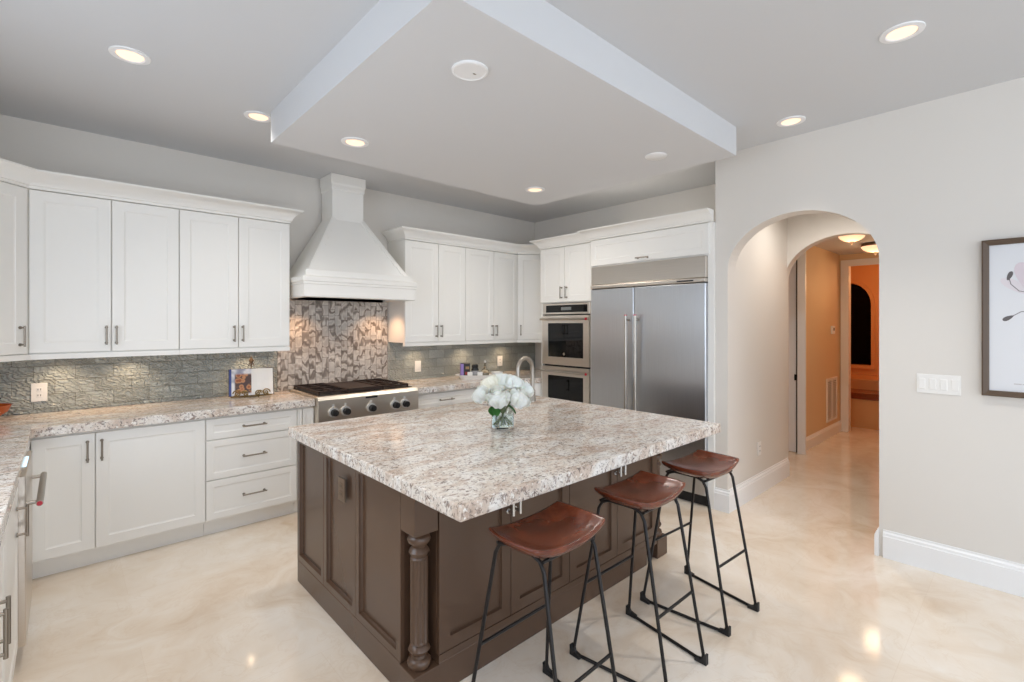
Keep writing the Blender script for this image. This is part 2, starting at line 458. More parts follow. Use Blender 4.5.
# ================================================================ HARDWARE
def pull(parent, x, z, length=.11, vertical=True, y=0, m=None, name='handle', r=.0055, off=.032):
    """bar pull in front of the face (which faces -Y): two posts with collars and a slim bar"""
    mb = MB(); hl = length / 2
    ends = [(x, z - hl), (x, z + hl)] if vertical else [(x - hl, z), (x + hl, z)]
    for ex, ez in ends:
        mb.cyl((ex, y, ez), (ex, y - off, ez), r * .9, 10); mb.cyl((ex, y, ez), (ex, y - .005, ez), r * 1.7, 10)
    e = .012
    if vertical: mb.tube([(x, y - off, z - hl - e), (x, y - off, z + hl + e)], r, 10)
    else: mb.tube([(x - hl - e, y - off, z), (x + hl + e, y - off, z)], r, 10)
    return mb.build(name, m or PULL, parent, smooth=True)

def door(parent, x0, x1, z0, z1, hx=None, hz=None, m=None, name='door', vertical=True, fr=.06, y=0, hl=.11, hm=None, rec=.0045):
    g = .0018
    mb = MB(); mb.panel(x0 + g, x1 - g, z0 + g, z1 - g, y=y - .021, t=.02, fr=fr, rec=rec)
    d = mb.build(name, m or CAB, parent)
    if hx is not None: pull(d, hx, hz, hl, vertical, y=y - .021, m=hm)
    return d

# ================================================================ CABINETS  (local: x along the run, face towards -y at y=0, depth to +y)
def base_cabinet(label, loc, rz, wdt, depth, parts, group='white base cabinets', top=.855):
    t = thing('base_cabinet', label, 'cabinet', loc, rz, group)
    mb = MB(); mb.box(0, wdt, 0, depth, .105, top)
    mb.box(0, wdt, .05, depth, 0, .105)
    mb.build('carcass', CARC, t)
    for p in parts:
        if p[0] == 'door': door(t, *p[1:])
        elif p[0] == 'drawer':
            _, x0, x1, z0, z1 = p
            door(t, x0, x1, z0, z1, (x0 + x1) / 2, (z0 + z1) / 2, name='drawer', vertical=False, fr=.045, hl=.14)
    return t
BY = 4.00
base_cabinet('white two-door base cabinet in the left corner, narrow door beside wide door', (-.147, BY, 0), 0, .878, .60,
             [('door', 0, .286, .12, .842, .25, .735), ('door', .288, .878, .12, .842, .303 + .015, .735)])
base_cabinet('white base cabinet with three drawers to the left of the cooktop', (.733, BY, 0), 0, .622, .60,
             [('drawer', 0, .622, .692, .842), ('drawer', 0, .622, .405, .688), ('drawer', 0, .622, .12, .401)])
base_cabinet('narrow white pull-out filler cabinet directly left of the cooktop', (1.357, BY, 0), 0, .13, .60,
             [('door', 0, .04, .12, .842, None, None, None, 'filler', True, .012), ('door', .042, .13, .12, .842, None, None, None, 'door', True, .02)])
base_cabinet('white two-door base cabinet under the steel cooktop', (1.49, BY, 0), 0, .935, .60,
             [('door', 0, .466, .12, .69, .43, .58), ('door', .468, .935, .12, .69, .505, .58)], top=.70)
base_cabinet('white base cabinet with three drawers between cooktop and far corner', (2.43, BY, 0), 0, .72, .60,
             [('drawer', 0, .72, .70, .842), ('drawer', 0, .72, .41, .696), ('drawer', 0, .72, .12, .406)])
def corner_base():
    t = thing('base_cabinet', 'white corner base cabinet beside the double oven tower', 'cabinet', (3.152, BY, 0), 0, 'white base cabinets')
    mb = MB(); mb.prism([(0, 0), (.40, 0), (.772, -.238), (.80, -.238), (.80, .60), (0, .60)], 'z', .105, .855)
    mb.prism([(0, .05), (.40, .05), (.78, -.16), (.78, .60), (0, .60)], 'z', 0, .105); mb.build('carcass', CARC, t)
    door(t, 0, .38, .12, .842, .028, .75, hm=BLACKM)
    return t
corner_base()
# left wall run (faces +x): local x -> +y
LX = -.17
base_cabinet('white two-door base cabinet on the left wall nearest the camera', (LX, 1.45, 0), R(90), .96, .62,
             [('door', 0, .478, .12, .842, .44, .682), ('door', .48, .96, .12, .842, .522, .682)])
base_cabinet('white single-door base cabinet beside the dishwasher', (LX, 2.412, 0), R(90), .572, .62,
             [('door', 0, .572, .12, .842, .508, .682)])
base_cabinet('white filler cabinet in the left corner past the dishwasher', (LX, 3.62, 0), R(90), .378, .62,
             [('door', 0, .33, .12, .842, None, None, None, 'filler', True, .03)])
def dishwasher():
    t = thing('dishwasher', 'stainless steel dishwasher under the left counter with a thick bar handle', 'dishwasher', (LX, 3.0, 0), R(90))
    W = .60
    MB().box(.005, W - .005, 0.0, .58, .02, .85).build('body', STEEL, t)
    d = MB().box(.004, W - .004, -.045, -.002, .11, .853).build('door', STEELW, t, bevel=.004)
    MB().box(.20, W - .16, -.038, -.012, .853, .8545).build('display', LCD, d)
    h = MB()
    for x in (.05, W - .05): h.cyl((x, -.045, .72), (x, -.085, .72), .009)
    h.tube([(.015, -.088, .72), (W - .015, -.088, .72)], .013, 14)
    hh = h.build('handle', NICKEL, d, smooth=True)
    m = MB(); m.cyl((.010, -.088, .72), (.016, -.088, .72), .010, 16); m.build('handle_medallion', RED, hh, smooth=True)
    MB().box(.01, W - .01, .01, .03, 0.0, .10).build('toe_kick', BLACKP, t)
dishwasher()

# countertops
def slab(name, label, cat, poly, z0=.857, z1=.914, bevel=.004):
    mb = MB(); mb.prism(poly, 'z', z0, z1)
    return tag(mb.build(name, GRANITE, bevel=bevel), label, cat)
slab('countertop', 'cream speckled granite L-shaped countertop left of the cooktop', 'countertop',
     [(-.79, 1.3), (-.14, 1.3), (-.14, 3.95), (1.485, 3.95), (1.485, 4.60), (-.79, 4.60)])
slab('countertop', 'cream speckled granite countertop between cooktop and double oven', 'countertop',
     [(2.43, 3.95), (3.56, 3.95), (3.92, 3.755), (4.69, 3.755), (4.69, 4.60), (2.43, 4.60)])

# backsplash
tag(MB().box(-.785, 1.395, 4.605, 4.618, .916, 1.35).build('tile_backsplash', TILE), 'wavy grey-green glass tile backsplash under the left wall cabinets', 'backsplash')
tag(MB().box(1.398, 2.485, 4.602, 4.618, .916, 1.76).build('mosaic_backsplash', MOSAIC), 'marble mosaic tile backsplash panel between cooktop and range hood', 'backsplash')
tag(MB().box(2.488, 4.69, 4.605, 4.618, .916, 1.35).build('tile_backsplash', TILE), 'wavy olive glass tile backsplash under the cabinets right of the hood', 'backsplash')

# ---- wall cabinets
UZ0, UZ1, UY = 1.33, 2.365, 4.29
def wall_cabinet(label, loc, rz, wdt, depth, z0, z1, doors, fr=.065, rail=True, side=True, group='white wall cabinets'):
    t = thing('wall_cabinet', label, 'cabinet', loc, rz, group)
    MB().box(0, wdt, 0, depth, z0, z1 + .002).build('carcass', CARC, t)
    if rail: MB().box(0, wdt, -.022, .0, z0 - .035, z0 - .001).box(0, wdt, 0, .02, z0 - .035, z0).build('light_rail', CAB, t)
    for a, b, hx in doors:
        door(t, a, b, z0 + .004, z1, hx, z0 + .115, fr=fr, hl=.105)
    return t
wall_cabinet('white two-door wall cabinet next to the left corner cabinet', (-.165, UY, 0), 0, .782, .325, UZ0, UZ1,
             [(0, .398, .372), (.40, .782, .425)])
wall_cabinet('white two-door wall cabinet directly left of the range hood', (.619, UY, 0), 0, .776, .325, UZ0, UZ1,
             [(0, .388, .358), (.39, .776, .418)])
wall_cabinet('white two-door wall cabinet directly right of the range hood', (2.496, UY, 0), 0, .757, .325, UZ0, UZ1,
             [(0, .399, .369), (.401, .757, .431)])
wall_cabinet('white two-door wall cabinet between hood-side cabinet and far corner', (3.255, UY, 0), 0, .797, .325, UZ0, UZ1,
             [(0, .411, .381), (.413, .797, .443)])
def corner_upper_left():
    t = thing('wall_cabinet', 'white diagonal corner wall cabinet at the left edge', 'cabinet', (-.60, 3.853, 0), R(45), 'white wall cabinets')
    L = .617
    MB().prism([(0, 0), (L, 0), (L + .22, .23), (L / 2, .72), (-.13, .14)], 'z', UZ0, UZ1 + .002).build('carcass', CARC, t)
    MB().box(0, L, -.022, 0, UZ0 - .035, UZ0 - .001).build('light_rail', CAB, t)
    door(t, .02, L - .03, UZ0 + .004, UZ1, L - .075, UZ0 + .115, fr=.065, hl=.105)
corner_upper_left()
def corner_upper_right():
    t = thing('wall_cabinet', 'white narrow corner wall cabinet against the oven tower', 'cabinet', (4.055, UY - .005, 0), R(-45), 'white wall cabinets')
    L = .46
    MB().prism([(0, 0), (L, 0), (L + .15, .15), (L + .15, .52), (.23, .25)], 'z', UZ0, UZ1 + .002).build('carcass', CARC, t)
    MB().box(0, L, -.022, 0, UZ0 - .035, UZ0 - .001).build('light_rail', CAB, t)
    door(t, .008, .42, UZ0 + .004, UZ1, .045, UZ0 + .115, fr=.065, hl=.105)
corner_upper_right()

# crown moulding swept along a path (outside of the cabinets), mitred
def crown(name, label, path, z0, h=.108, proj=.085, cat='crown molding'):
    prof = [(-.03, 0), (.004, 0), (.004, h * .16), (.014, h * .18), (.02, h * .36), (.036, h * .58), (.062, h * .78), (.078, h * .86), (.080, h * .9), (proj, h * .91), (proj, h), (-.03, h)]
    P = [Vector(p) for p in path]; rs = []
    for i, p in enumerate(P):
        d0 = (P[i] - P[i - 1]).normalized() if i else (P[1] - P[0]).normalized()
        d1 = (P[i + 1] - P[i]).normalized() if i < len(P) - 1 else d0
        n0 = Vector((d0.y, -d0.x)); n1 = Vector((d1.y, -d1.x)); n = (n0 + n1).normalized()
        k = 1 / max(.3, n.dot(n0))
        rs.append([(p.x + n.x * a * k, p.y + n.y * a * k, z0 + b) for a, b in prof])
    mb = MB(); mb.rings(rs)
    return tag(mb.build(name, CAB, smooth=True), label, cat)
cz = UZ1 + .003
fy = UY - .021
crown('crown_molding', 'white crown molding along the tops of the left wall cabinets', [(-.79, 3.648), (-.165, fy - .005), (1.395, fy - .005), (1.395, 4.60)], cz)
crown('crown_molding', 'white crown molding above the wall cabinets right of the hood', [(2.496, 4.60), (2.496, fy - .005), (4.045, fy - .005), (4.36, fy - .32)], cz)

# ---- oven tower (faces -x): local x -> -y
TX = 3.93
def tower():
    t = thing('oven_cabinet', 'tall white cabinet housing the double wall oven', 'cabinet', (TX, 3.755, 0), R(-90))
    W = .71
    for x in (0, W - .02): MB().box(x, x + .02, 0, .75, 0, 2.35).build('side_panel', CARC, t)
    MB().box(.02, W - .02, 0, .75, 1.748, 2.35).build('upper_carcass', CARC, t)
    MB().box(.02, W - .02, 0, .75, .1, .50).box(.02, W - .02, .05, .75, 0, .1).build('lower_carcass', CARC, t)
    door(t, .002, W / 2, 1.756, 2.346, W / 2 - .035, 1.756 + .10, fr=.065, hl=.105)
    door(t, W / 2, W - .002, 1.756, 2.346, W / 2 + .035, 1.756 + .10, fr=.065, hl=.105)
    door(t, .002, W - .002, .115, .49, W / 2, .30, name='drawer', vertical=False, fr=.06, hl=.14)
    return t
tower()
def oven():
    t = thing('double_wall_oven', 'stainless double wall oven with black glass doors beside the fridge', 'oven', (TX, 3.712, 0), R(-90))
    W = .652; y = -.022
    MB().box(.01, W - .01, 0, .55, .505, 1.743).build('body', BLACKP, t)
    p = MB().box(.0, W, y, 0, 1.625, 1.742).build('control_panel', STEELW, t, bevel=.003)
    d = MB().box(.05, W - .03, y - .003, y + .002, 1.645, 1.722).build('display_glass', GLASSK, p)
    MB().box(.27, .41, y - .0045, y - .002, 1.668, 1.700).build('display', mat('dim_display', (120, 122, 120), .3), d)
    for (z0, z1, wz0, wz1, hz) in ((1.080, 1.612, 1.165, 1.530, 1.572), (.515, 1.060, .62, .965, 1.012)):
        mb = MB()
        # door as a frame around the window
        mb.box(0, W, y - .012, y + .012, z0, wz0).box(0, W, y - .012, y + .012, wz1, z1).box(0, .085, y - .012, y + .012, wz0, wz1).box(W - .075, W, y - .012, y + .012, wz0, wz1)
        dd = mb.build('door', STEELW, t)
        MB().box(.085, W - .075, y - .006, y + .004, wz0, wz1).build('window', GLASSK, dd)
        g = MB(); g.cyl((W * .48, y - .010, wz0 + .035), (W * .48, y - .0065, wz0 + .035), .014, 16); g.build('badge', NICKEL, dd)
        h = MB()
        for x in (.05, W - .05): h.cyl((x, y - .01, hz), (x, y - .055, hz), .009)
        h.tube([(.01, y - .055, hz), (W - .01, y - .055, hz)], .012, 14)
        hh = h.build('handle', NICKEL, dd, smooth=True)
        m = MB(); m.cyl((W - .012, y - .055, hz), (W - .002, y - .055, hz), .0135, 16); m.build('handle_medallion', RED, hh)
oven()

# ---- refrigerator
def fridge():
    t = thing('refrigerator', 'wide built-in stainless steel side-by-side refrigerator', 'refrigerator', (3.90, 3.012, 0), R(-90))
    W = 1.18
    MB().box(.004, W - .004, .02, .74, .02, 2.083).build('body', BLACKP, t)
    g = MB().box(0, W, -.03, .02, 1.905, 2.085).build('grille_panel', STEELW, t, bevel=.006)
    MB().box(0, W, -.045, .02, 1.868, 1.902).build('grille_lip', STEELW, g, bevel=.006)
    bt = MB().box(W - .25, W - .10, -.0465, -.0455, 1.878, 1.890).build('badge', BLACKM, g)
    sp = .497
    for (a, b, hx) in ((.0, sp - .003, sp - .05), (sp + .003, W, sp + .05)):
        d = MB().box(a, b, -.035, .018, .10, 1.862).build('door', STEEL, t, bevel=.007, seg=3)
        h = MB()
        for z in (.52, 1.56): h.cyl((hx, -.035, z), (hx, -.095, z), .011)
        h.tube([(hx, -.095, .47), (hx, -.095, 1.60)], .014, 14)
        hh = h.build('handle', NICKEL, d, smooth=True)
        m = MB(); m.cyl((hx, -.095, 1.598), (hx, -.095, 1.606), .0145, 14); m.build('handle_medallion', RED, hh)
    MB().box(.01, W - .01, .03, .06, 0, .09).build('toe_grille', BLACKP, t)
fridge()
def fridge_cab():
    t = thing('wall_cabinet', 'wide white cabinet with one lift-up door above the refrigerator', 'cabinet', (3.905, 3.043, 0), R(-90), 'white wall cabinets')
    W = 1.262
    MB().box(0, W, 0, .77, 2.088, UZ1 - .007).build('carcass', CARC, t)
    MB().box(0, .014, 0, .77, 0, 2.088).build('side_panel', CARC, t); MB().box(W - .050, W, 0, .77, 0, 2.088).build('side_panel', CARC, t)
    door(t, .012, W - .03, 2.098, UZ1 - .010, W / 2 - .02, 2.128, name='door', vertical=False, fr=.055, hl=.10)
fridge_cab()
crown('crown_molding', 'white crown molding on top of the oven tower', [(4.60, 3.755), (3.905, 3.755), (3.905, 3.046)], 2.351, h=.098)
crown('crown_molding', 'white crown molding above the refrigerator cabinet', [(4.60, 3.043), (3.875, 3.043), (3.875, 1.783)], UZ1 - .006, h=.098)

# ---- range hood
def hood():
    t = thing('range_hood', 'white wooden range hood with flared body and square chimney', 'range hood', (1.945, 4.60, 0), 0)
    hw = .532; D = .59
    def rect(w2, d, z): return [(-w2, 0, z), (-w2, -d, z), (w2, -d, z), (w2, 0, z)]
    # lower band with two stepped mouldings, hollow underneath
    z0 = 1.742
    mb = MB(); mb.rings([rect(hw - .05, D - .05, z0 + .10), rect(hw - .05, D - .05, z0), rect(hw - .02, D - .02, z0), rect(hw - .012, D - .012, z0 + .008), rect(hw - .012, D - .012, z0 + .105),
                         rect(hw - .006, D - .006, z0 + .112), rect(hw - .006, D - .006, z0 + .128), rect(hw + .002, D, z0 + .134), rect(hw + .002, D, z0 + .165),
                         rect(hw - .008, D - .012, z0 + .176), rect(hw - .03, D - .035, z0 + .182)])
    mb.build('skirt', CAB, t)
    # flare
    def at(k):
        e = k ** .96
        return (hw - .035) + (.150 - hw + .035) * e, (D - .04) + (.245 - D + .04) * e, 1.922 + (2.50 - 1.922) * k
    mb = MB(); mb.rings([rect(*at(i / 8)) for i in range(9)])
    f = mb.build('flared_body', CAB, t)
    # raised trim strips along the flare corners, front and top/bottom
    tr = MB(); q = .008
    def strip(sd):
        for a, b in zip(range(8), range(1, 9)):
            (w0, d0, za), (w1, d1, zb) = at(a / 8), at(b / 8)
            wd = .05
            x0, x1 = sd * w0, sd * w1; i0, i1 = sd * (w0 - wd), sd * (w1 - wd * .7)
            tr.rings([[(x0, -d0 - q, za), (i0, -d0 - q, za), (i0, -d0 + .004, za), (x0, -d0 + .004, za)], [(x1, -d1 - q, zb), (i1, -d1 - q, zb), (i1, -d1 + .004, zb), (x1, -d1 + .004, zb)]])
            tr.rings([[(x0 + sd * q, -d0 - q, za), (x0 + sd * q, -d0 + wd, za), (x0 - sd * .004, -d0 + wd, za), (x0 - sd * .004, -d0 - q, za)],
                      [(x1 + sd * q, -d1 - q, zb), (x1 + sd * q, -d1 + wd * .7, zb), (x1 - sd * .004, -d1 + wd * .7, zb), (x1 - sd * .004, -d1 - q, zb)]])
    strip(-1); strip(1)
    w0, d0, za = at(0); tr.box(-w0, w0, -d0 - q, -d0 + .02, za, za + .05)
    w1, d1, zb = at(1); tr.box(-w1, w1, -d1 - q - .004, -d1 + .02, zb - .04, zb)
    tr.build('trim_frame', CAB, f)
    mb = MB(); mb.rings([rect(.150, .245, 2.50), rect(.150, .245, 2.755), rect(.158, .253, 2.765), rect(.160, .255, 2.80), rect(.166, .261, 2.82), rect(.166, .261, 2.897)])
    mb.build('chimney', CAB, t)
    MB().box(-hw + .055, hw - .055, -D + .055, -.01, z0 + .07, z0 + .09).build('filter', STEEL, t)
    for x in (-.38, .38):
        MB().cyl((x, -.18, z0 + .07), (x, -.18, z0 + .062), .035, 18).build('lamp', LAMP, t)
hood()
for x in (1.55, 2.31): spot('hood_light', (x, 4.42, 1.72), 7.0, (1, .60, .34), R(120), .9, .03)

# ---- cooktop
def cooktop():
    t = thing('cooktop', 'stainless steel pro-style gas cooktop with five black knobs', 'cooktop', (1.49, 3.90, 0), 0)
    W = .935
    mb = MB(); mb.prism([(0, .712), (0, .90), (.02, .93), (.69, .93), (.69, .712)], 'x', .002, W - .002)
    mb.build('body', STEELC, t, bevel=.004)
    MB().box(W * .5 - .06, W * .5 + .05, -.002, .002, .880, .895).build('badge', BLACKM, t)
    for x in (.125, .228, .457, .685, .785):
        k = MB(); k.cyl((x, 0, .797), (x, -.016, .797), .041, 24); k.cyl((x - .002, 0, .852), (x - .002, -.003, .852), .012, 16)
        kk = k.build('knob_bezel', BEZEL, t, smooth=True)
        k = MB(); k.cyl((x, -.016, .795), (x, -.055, .795), .029, 24, .026); k.box(x - .005, x + .005, -.06, -.054, .772, .818)
        k.build('knob', BLACKP, kk, smooth=True)
    # burner pan and cast-iron grates: two burner zones and a centre griddle
    MB().box(.03, W - .03, .07, .67, .93, .934).build('burner_pan', BLACKM, t)
    for (a, b) in ((.035, .29), (.605, .87)):
        mb = MB()
        for x in (a, (a + b) / 2 - .006, b - .014): mb.box(x, x + .014, .075, .665, .948, .966)
        for y in (.075, .22, .365, .51, .651): mb.box(a, b, y, y + .014, .949, .965)
        for x in (a, b - .014):
            for y in (.075, .651): mb.box(x, x + .014, y, y + .014, .934, .95)
        mb.build('grate', IRON, t, bevel=.002)
        for y in (.22, .51):
            q = MB(); q.lathe([(.05, .934), (.05, .944), (.036, .946), (.036, .954), (.03, .957), (.001, .957)], ((a + b) / 2, y, 0), 20); q.build('burner', IRON, t, smooth=True)
    mb = MB(); mb.box(.295, .60, .078, .662, .936, .958).box(.295, .60, .078, .09, .958, .967).box(.295, .305, .078, .662, .958, .967).box(.59, .60, .078, .662, .958, .967)
    mb.build('griddle', IRON, t, bevel=.003)
cooktop()

# ================================================================ ISLAND
IX0, IX1, IY0, IY1 = 1.01, 2.928, 1.655, 2.96
def island():
    t = thing('kitchen_island', 'dark espresso brown kitchen island base with panels and corner posts', 'island', (0, 0, 0))
    mb = MB()
    n = .115   # corner notch for the turned columns
    poly = [(IX0 + .02, IY0 + n), (IX0 + n, IY0 + n), (IX0 + n, IY0 + .02), (IX1 - n, IY0 + .02), (IX1 - n, IY0 + n), (IX1 - .02, IY0 + n), (IX1 - .02, IY1 - .02), (IX0 + .02, IY1 - .02)]
    # the cabinet body, left open for the prep sink
    mb.prism(poly, 'z', .10, .62)
    mb.box(IX0 + .02, IX1 - .02, IY0 + n, 2.50, .62, .856).box(IX0 + n, IX1 - n, IY0 + .02, IY0 + n, .62, .856)
    mb.box(IX0 + .02, 2.24, 2.50, IY1 - .02, .62, .856).box(2.66, IX1 - .02, 2.50, IY1 - .02, .62, .856)
    mb.build('carcass', BROWN, t)
    # side panels (face -x): three framed fields
    def side(a, b, z0, z1, name='side_panel', fr=.035):
        # panel drawn facing -y then turned to face -x
        mb = MB(); mb.panel(-b, -a, z0, z1, y=0, t=.02, fr=fr, rec=.018, sl=.005)
        mb.move(Matrix.Rotation(R(-90), 4, 'Z')).move(Matrix.Translation((IX0, 0, 0)))
        return mb.build(name, BROWN, t)
    side(2.565, IY1, .13, .856); side(2.185, 2.563, .13, .856); side(IY0 + n - .005, 2.183, .13, .856)
    # plinth boards
    mb = MB(); mb.box(IX0, IX0 + .02, IY0 + n, IY1, 0, .13); mb.box(IX0 + n, IX1 - n - .12, IY0, IY0 + .02, .0, .13).box(IX1 - n - .12, IX1 - n, IY0, IY0 + .02, .095, .13)
    mb.box(IX1 - .02, IX1, IY0 + n, IY1, 0, .13).box(IX0 + .02, IX1 - .02, IY1 - .02, IY1, 0, .13)
    mb.build('plinth', BROWN, t, bevel=.004)
    mb = MB(); mb.panel(IY0 + n, IY1, .13, .856, y=0, t=.02, fr=.07, rec=.012, sl=.014)
    mb.move(Matrix.Rotation(R(90), 4, 'Z')).move(Matrix.Translation((IX1, 0, 0))); mb.build('side_panel', BROWN, t)
    mb = MB(); mb.panel(-IX1, -IX0, .13, .856, y=0, t=.02, fr=.07, rec=.012, sl=.014)
    mb.move(Matrix.Rotation(R(180), 4, 'Z')).move(Matrix.Translation((0, IY1, 0))); mb.build('back_panel', BROWN, t)
    # doors on the stool side
    xs = [IX0 + n, 1.527, 1.945, 2.372, IX1 - n]
    MB().box(IX0 + n, IX1 - n, IY0 + .0, IY0 + .02, .13, .160).build('bottom_rail', BROWN, t)
    for i in range(4):
        a, b = xs[i], xs[i + 1]
        hx = b - .022 if i % 2 == 0 else a + .022
        g = .002
        mb = MB(); mb.panel(a + g, b - g, .162, .85, y=IY0 - .0, t=.02, fr=.055, rec=.014, sl=.004)
        d = mb.build('door', BROWN, t)
        pull(d, hx, .715, .12, True, y=IY0, m=CHROME, r=.007, off=.04)
    # turned fluted corner columns
    for cx in (IX0 + .056, IX1 - .056):
        cy = IY0 + .056
        cc = MB().box(cx - .055, cx + .055, cy - .055, cy + .055, .675, .856).build('post_cap_block', BROWN, t, bevel=.003)
        MB().box(cx - .060, cx + .060, cy - .060, cy + .060, 0, .125).build('post_base_block', BROWN, t, bevel=.003)
        prof = [(.030, .125), (.046, .128), (.050, .145), (.046, .158), (.034, .166), (.032, .176), (.042, .186), (.046, .198), (.040, .210), (.034, .216), (.038, .222)]
        prof += [(.036, .224), (.036, .232), (.036, .556), (.036, .564)]
        prof += [(.038, .566), (.034, .574), (.040, .582), (.044, .594), (.038, .606), (.031, .614), (.034, .622), (.047, .634), (.050, .648), (.044, .660), (.034, .668), (.034, .675)]
        s = MB(); s.lathe(prof, (cx, cy, 0), 48, flute=.0055, frange=(.226, .560)); s.build('turned_column', BROWN, t, smooth=True)
    return t
island()
# island slab with the cut-out for the prep sink
SX0, SX1, SY0, SY1 = 2.30, 2.58, 2.57, 2.85
def island_slab():
    mb = MB(); bm = mb.bm
    X = [.965, SX0, SX1, 2.935]; Y = [1.295, SY0, SY1, 2.985]
    zs = (.858, .914); V = {}
    for i, x in enumerate(X):
        for j, y in enumerate(Y):
            for k, z in enumerate(zs): V[i, j, k] = bm.verts.new((x, y, z))
    for i in range(3):
        for j in range(3):
            if i == 1 and j == 1: continue
            for k in (0, 1): bm.faces.new([V[a, b, k] for a, b in ((i, j), (i + 1, j), (i + 1, j + 1), (i, j + 1))])
    for i in range(3):
        for j in (0, 3): bm.faces.new((V[i, j, 0], V[i + 1, j, 0], V[i + 1, j, 1], V[i, j, 1])); bm.faces.new((V[j, i, 0], V[j, i + 1, 0], V[j, i + 1, 1], V[j, i, 1]))
    for p, q in (((1, 1), (2, 1)), ((2, 1), (2, 2)), ((2, 2), (1, 2)), ((1, 2), (1, 1))):
        bm.faces.new((V[(*p, 0)], V[(*q, 0)], V[(*q, 1)], V[(*p, 1)]))
    o = mb.build('island_countertop', GRANITE, bevel=.005)
    return tag(o, 'thick cream speckled granite slab on the dark island', 'countertop')
island_slab()
def sink():
    mb = MB()
    def rc(d, z): return [(SX0 + d, SY0 + d, z), (SX1 - d, SY0 + d, z), (SX1 - d, SY1 - d, z), (SX0 + d, SY1 - d, z)]
    mb.rings([rc(-.02, .846), rc(-.02, .856), rc(.003, .856), rc(.008, .70), rc(.03, .685), ], cap=False)
    mb.bm.faces.new([mb.bm.verts.new(p) for p in rc(.03, .685)])
    t = tag(mb.build('prep_sink', STEEL), 'small steel prep sink set into the island behind the flowers', 'sink')
    MB().cyl((2.44, 2.71, .684), (2.44, 2.71, .689), .035, 20).build('drain', CHROME, t)
sink()
def faucet():
    t = thing('faucet', 'brushed nickel gooseneck faucet on the island behind the flowers', 'faucet', (2.70, 2.68, .914), R(6))
    mb = MB(); mb.lathe([(.030, 0), (.030, .006), (.025, .012), (.024, .085), (.017, .095), (.016, .10)], n=20); mb.build('base', NICKEL, t, smooth=True)
    r = .088
    pts = [(0, 0, .095), (0, 0, .25)] + arc((-r, 0, .252), r, 0, pi, 14, 'xz')[1:] + [(-2 * r, 0, .215)]
    MB().tube(pts, .0165, 14).build('gooseneck', NICKEL, t, smooth=True)
    s = MB(); s.cyl((-2 * r, 0, .222), (-2 * r, 0, .150), .0185, 14); ss = s.build('spray_head', NICKEL, t, smooth=True)
    MB().cyl((-2 * r, 0, .150), (-2 * r, 0, .135), .0145, 14).build('nozzle', BLACKP, ss)
    MB().tube([(0, .02, .06), (.01, .05, .07), (.02, .085, .10)], .006, 8).build('lever', NICKEL, t, smooth=True)
faucet()

# ================================================================ STOOLS
def stool_seat():
    a, b, N, M = .210, .132, 17, 13
    bm = bmesh.new()
    def pos(s, t):
        k = .26
        x = a * s * math.sqrt(1 - k * t * t / 2 * (1 if t > 0 else .9)); y = b * t * math.sqrt(1 - k * s * s / 2) - .006 * (1 - s * s) * (1 if t < 0 else 0) + .012
        return x, y
    def zt(s, t): return .760 + .023 * abs(s) ** 2.6 - .013 * (1 - s ** 4) * (1 - t ** 4) + .006 * max(0, t) ** 2 - .003 * max(0, -t) ** 3 * (1 - s * s)
    top, bot = {}, {}
    for i in range(N):
        for j in range(M):
            s, t = -1 + 2 * i / (N - 1), -1 + 2 * j / (M - 1)
            x, y = pos(s, t); z = zt(s, t)
            top[i, j] = bm.verts.new((x, y, z))
            edge = max(abs(s), abs(t)); q = .93
            bot[i, j] = bm.verts.new((x * q, y * q, z - .036 + .004 * edge ** 6 - .004 * (1 - edge)))
    for i in range(N - 1):
        for j in range(M - 1):
            bm.faces.new((top[i, j], top[i + 1, j], top[i + 1, j + 1], top[i, j + 1])); bm.faces.new((bot[i, j + 1], bot[i + 1, j + 1], bot[i + 1, j], bot[i, j]))
    ring = [(i, 0) for i in range(N - 1)] + [(N - 1, j) for j in range(M - 1)] + [(i, M - 1) for i in range(N - 1, 0, -1)] + [(0, j) for j in range(M - 1, 0, -1)]
    mid = {}
    for p in ring:
        v0, v1 = top[p].co, bot[p].co
        c = (v0 + v1) / 2; c.x *= 1.03; c.y *= 1.03; mid[p] = bm.verts.new(c)
    for p, q in zip(ring, ring[1:] + ring[:1]):
        bm.faces.new((top[q], top[p], mid[p], mid[q])); bm.faces.new((mid[q], mid[p], bot[p], bot[q]))
    mb = MB(); mb.bm.free(); mb.bm = bm
    return mb
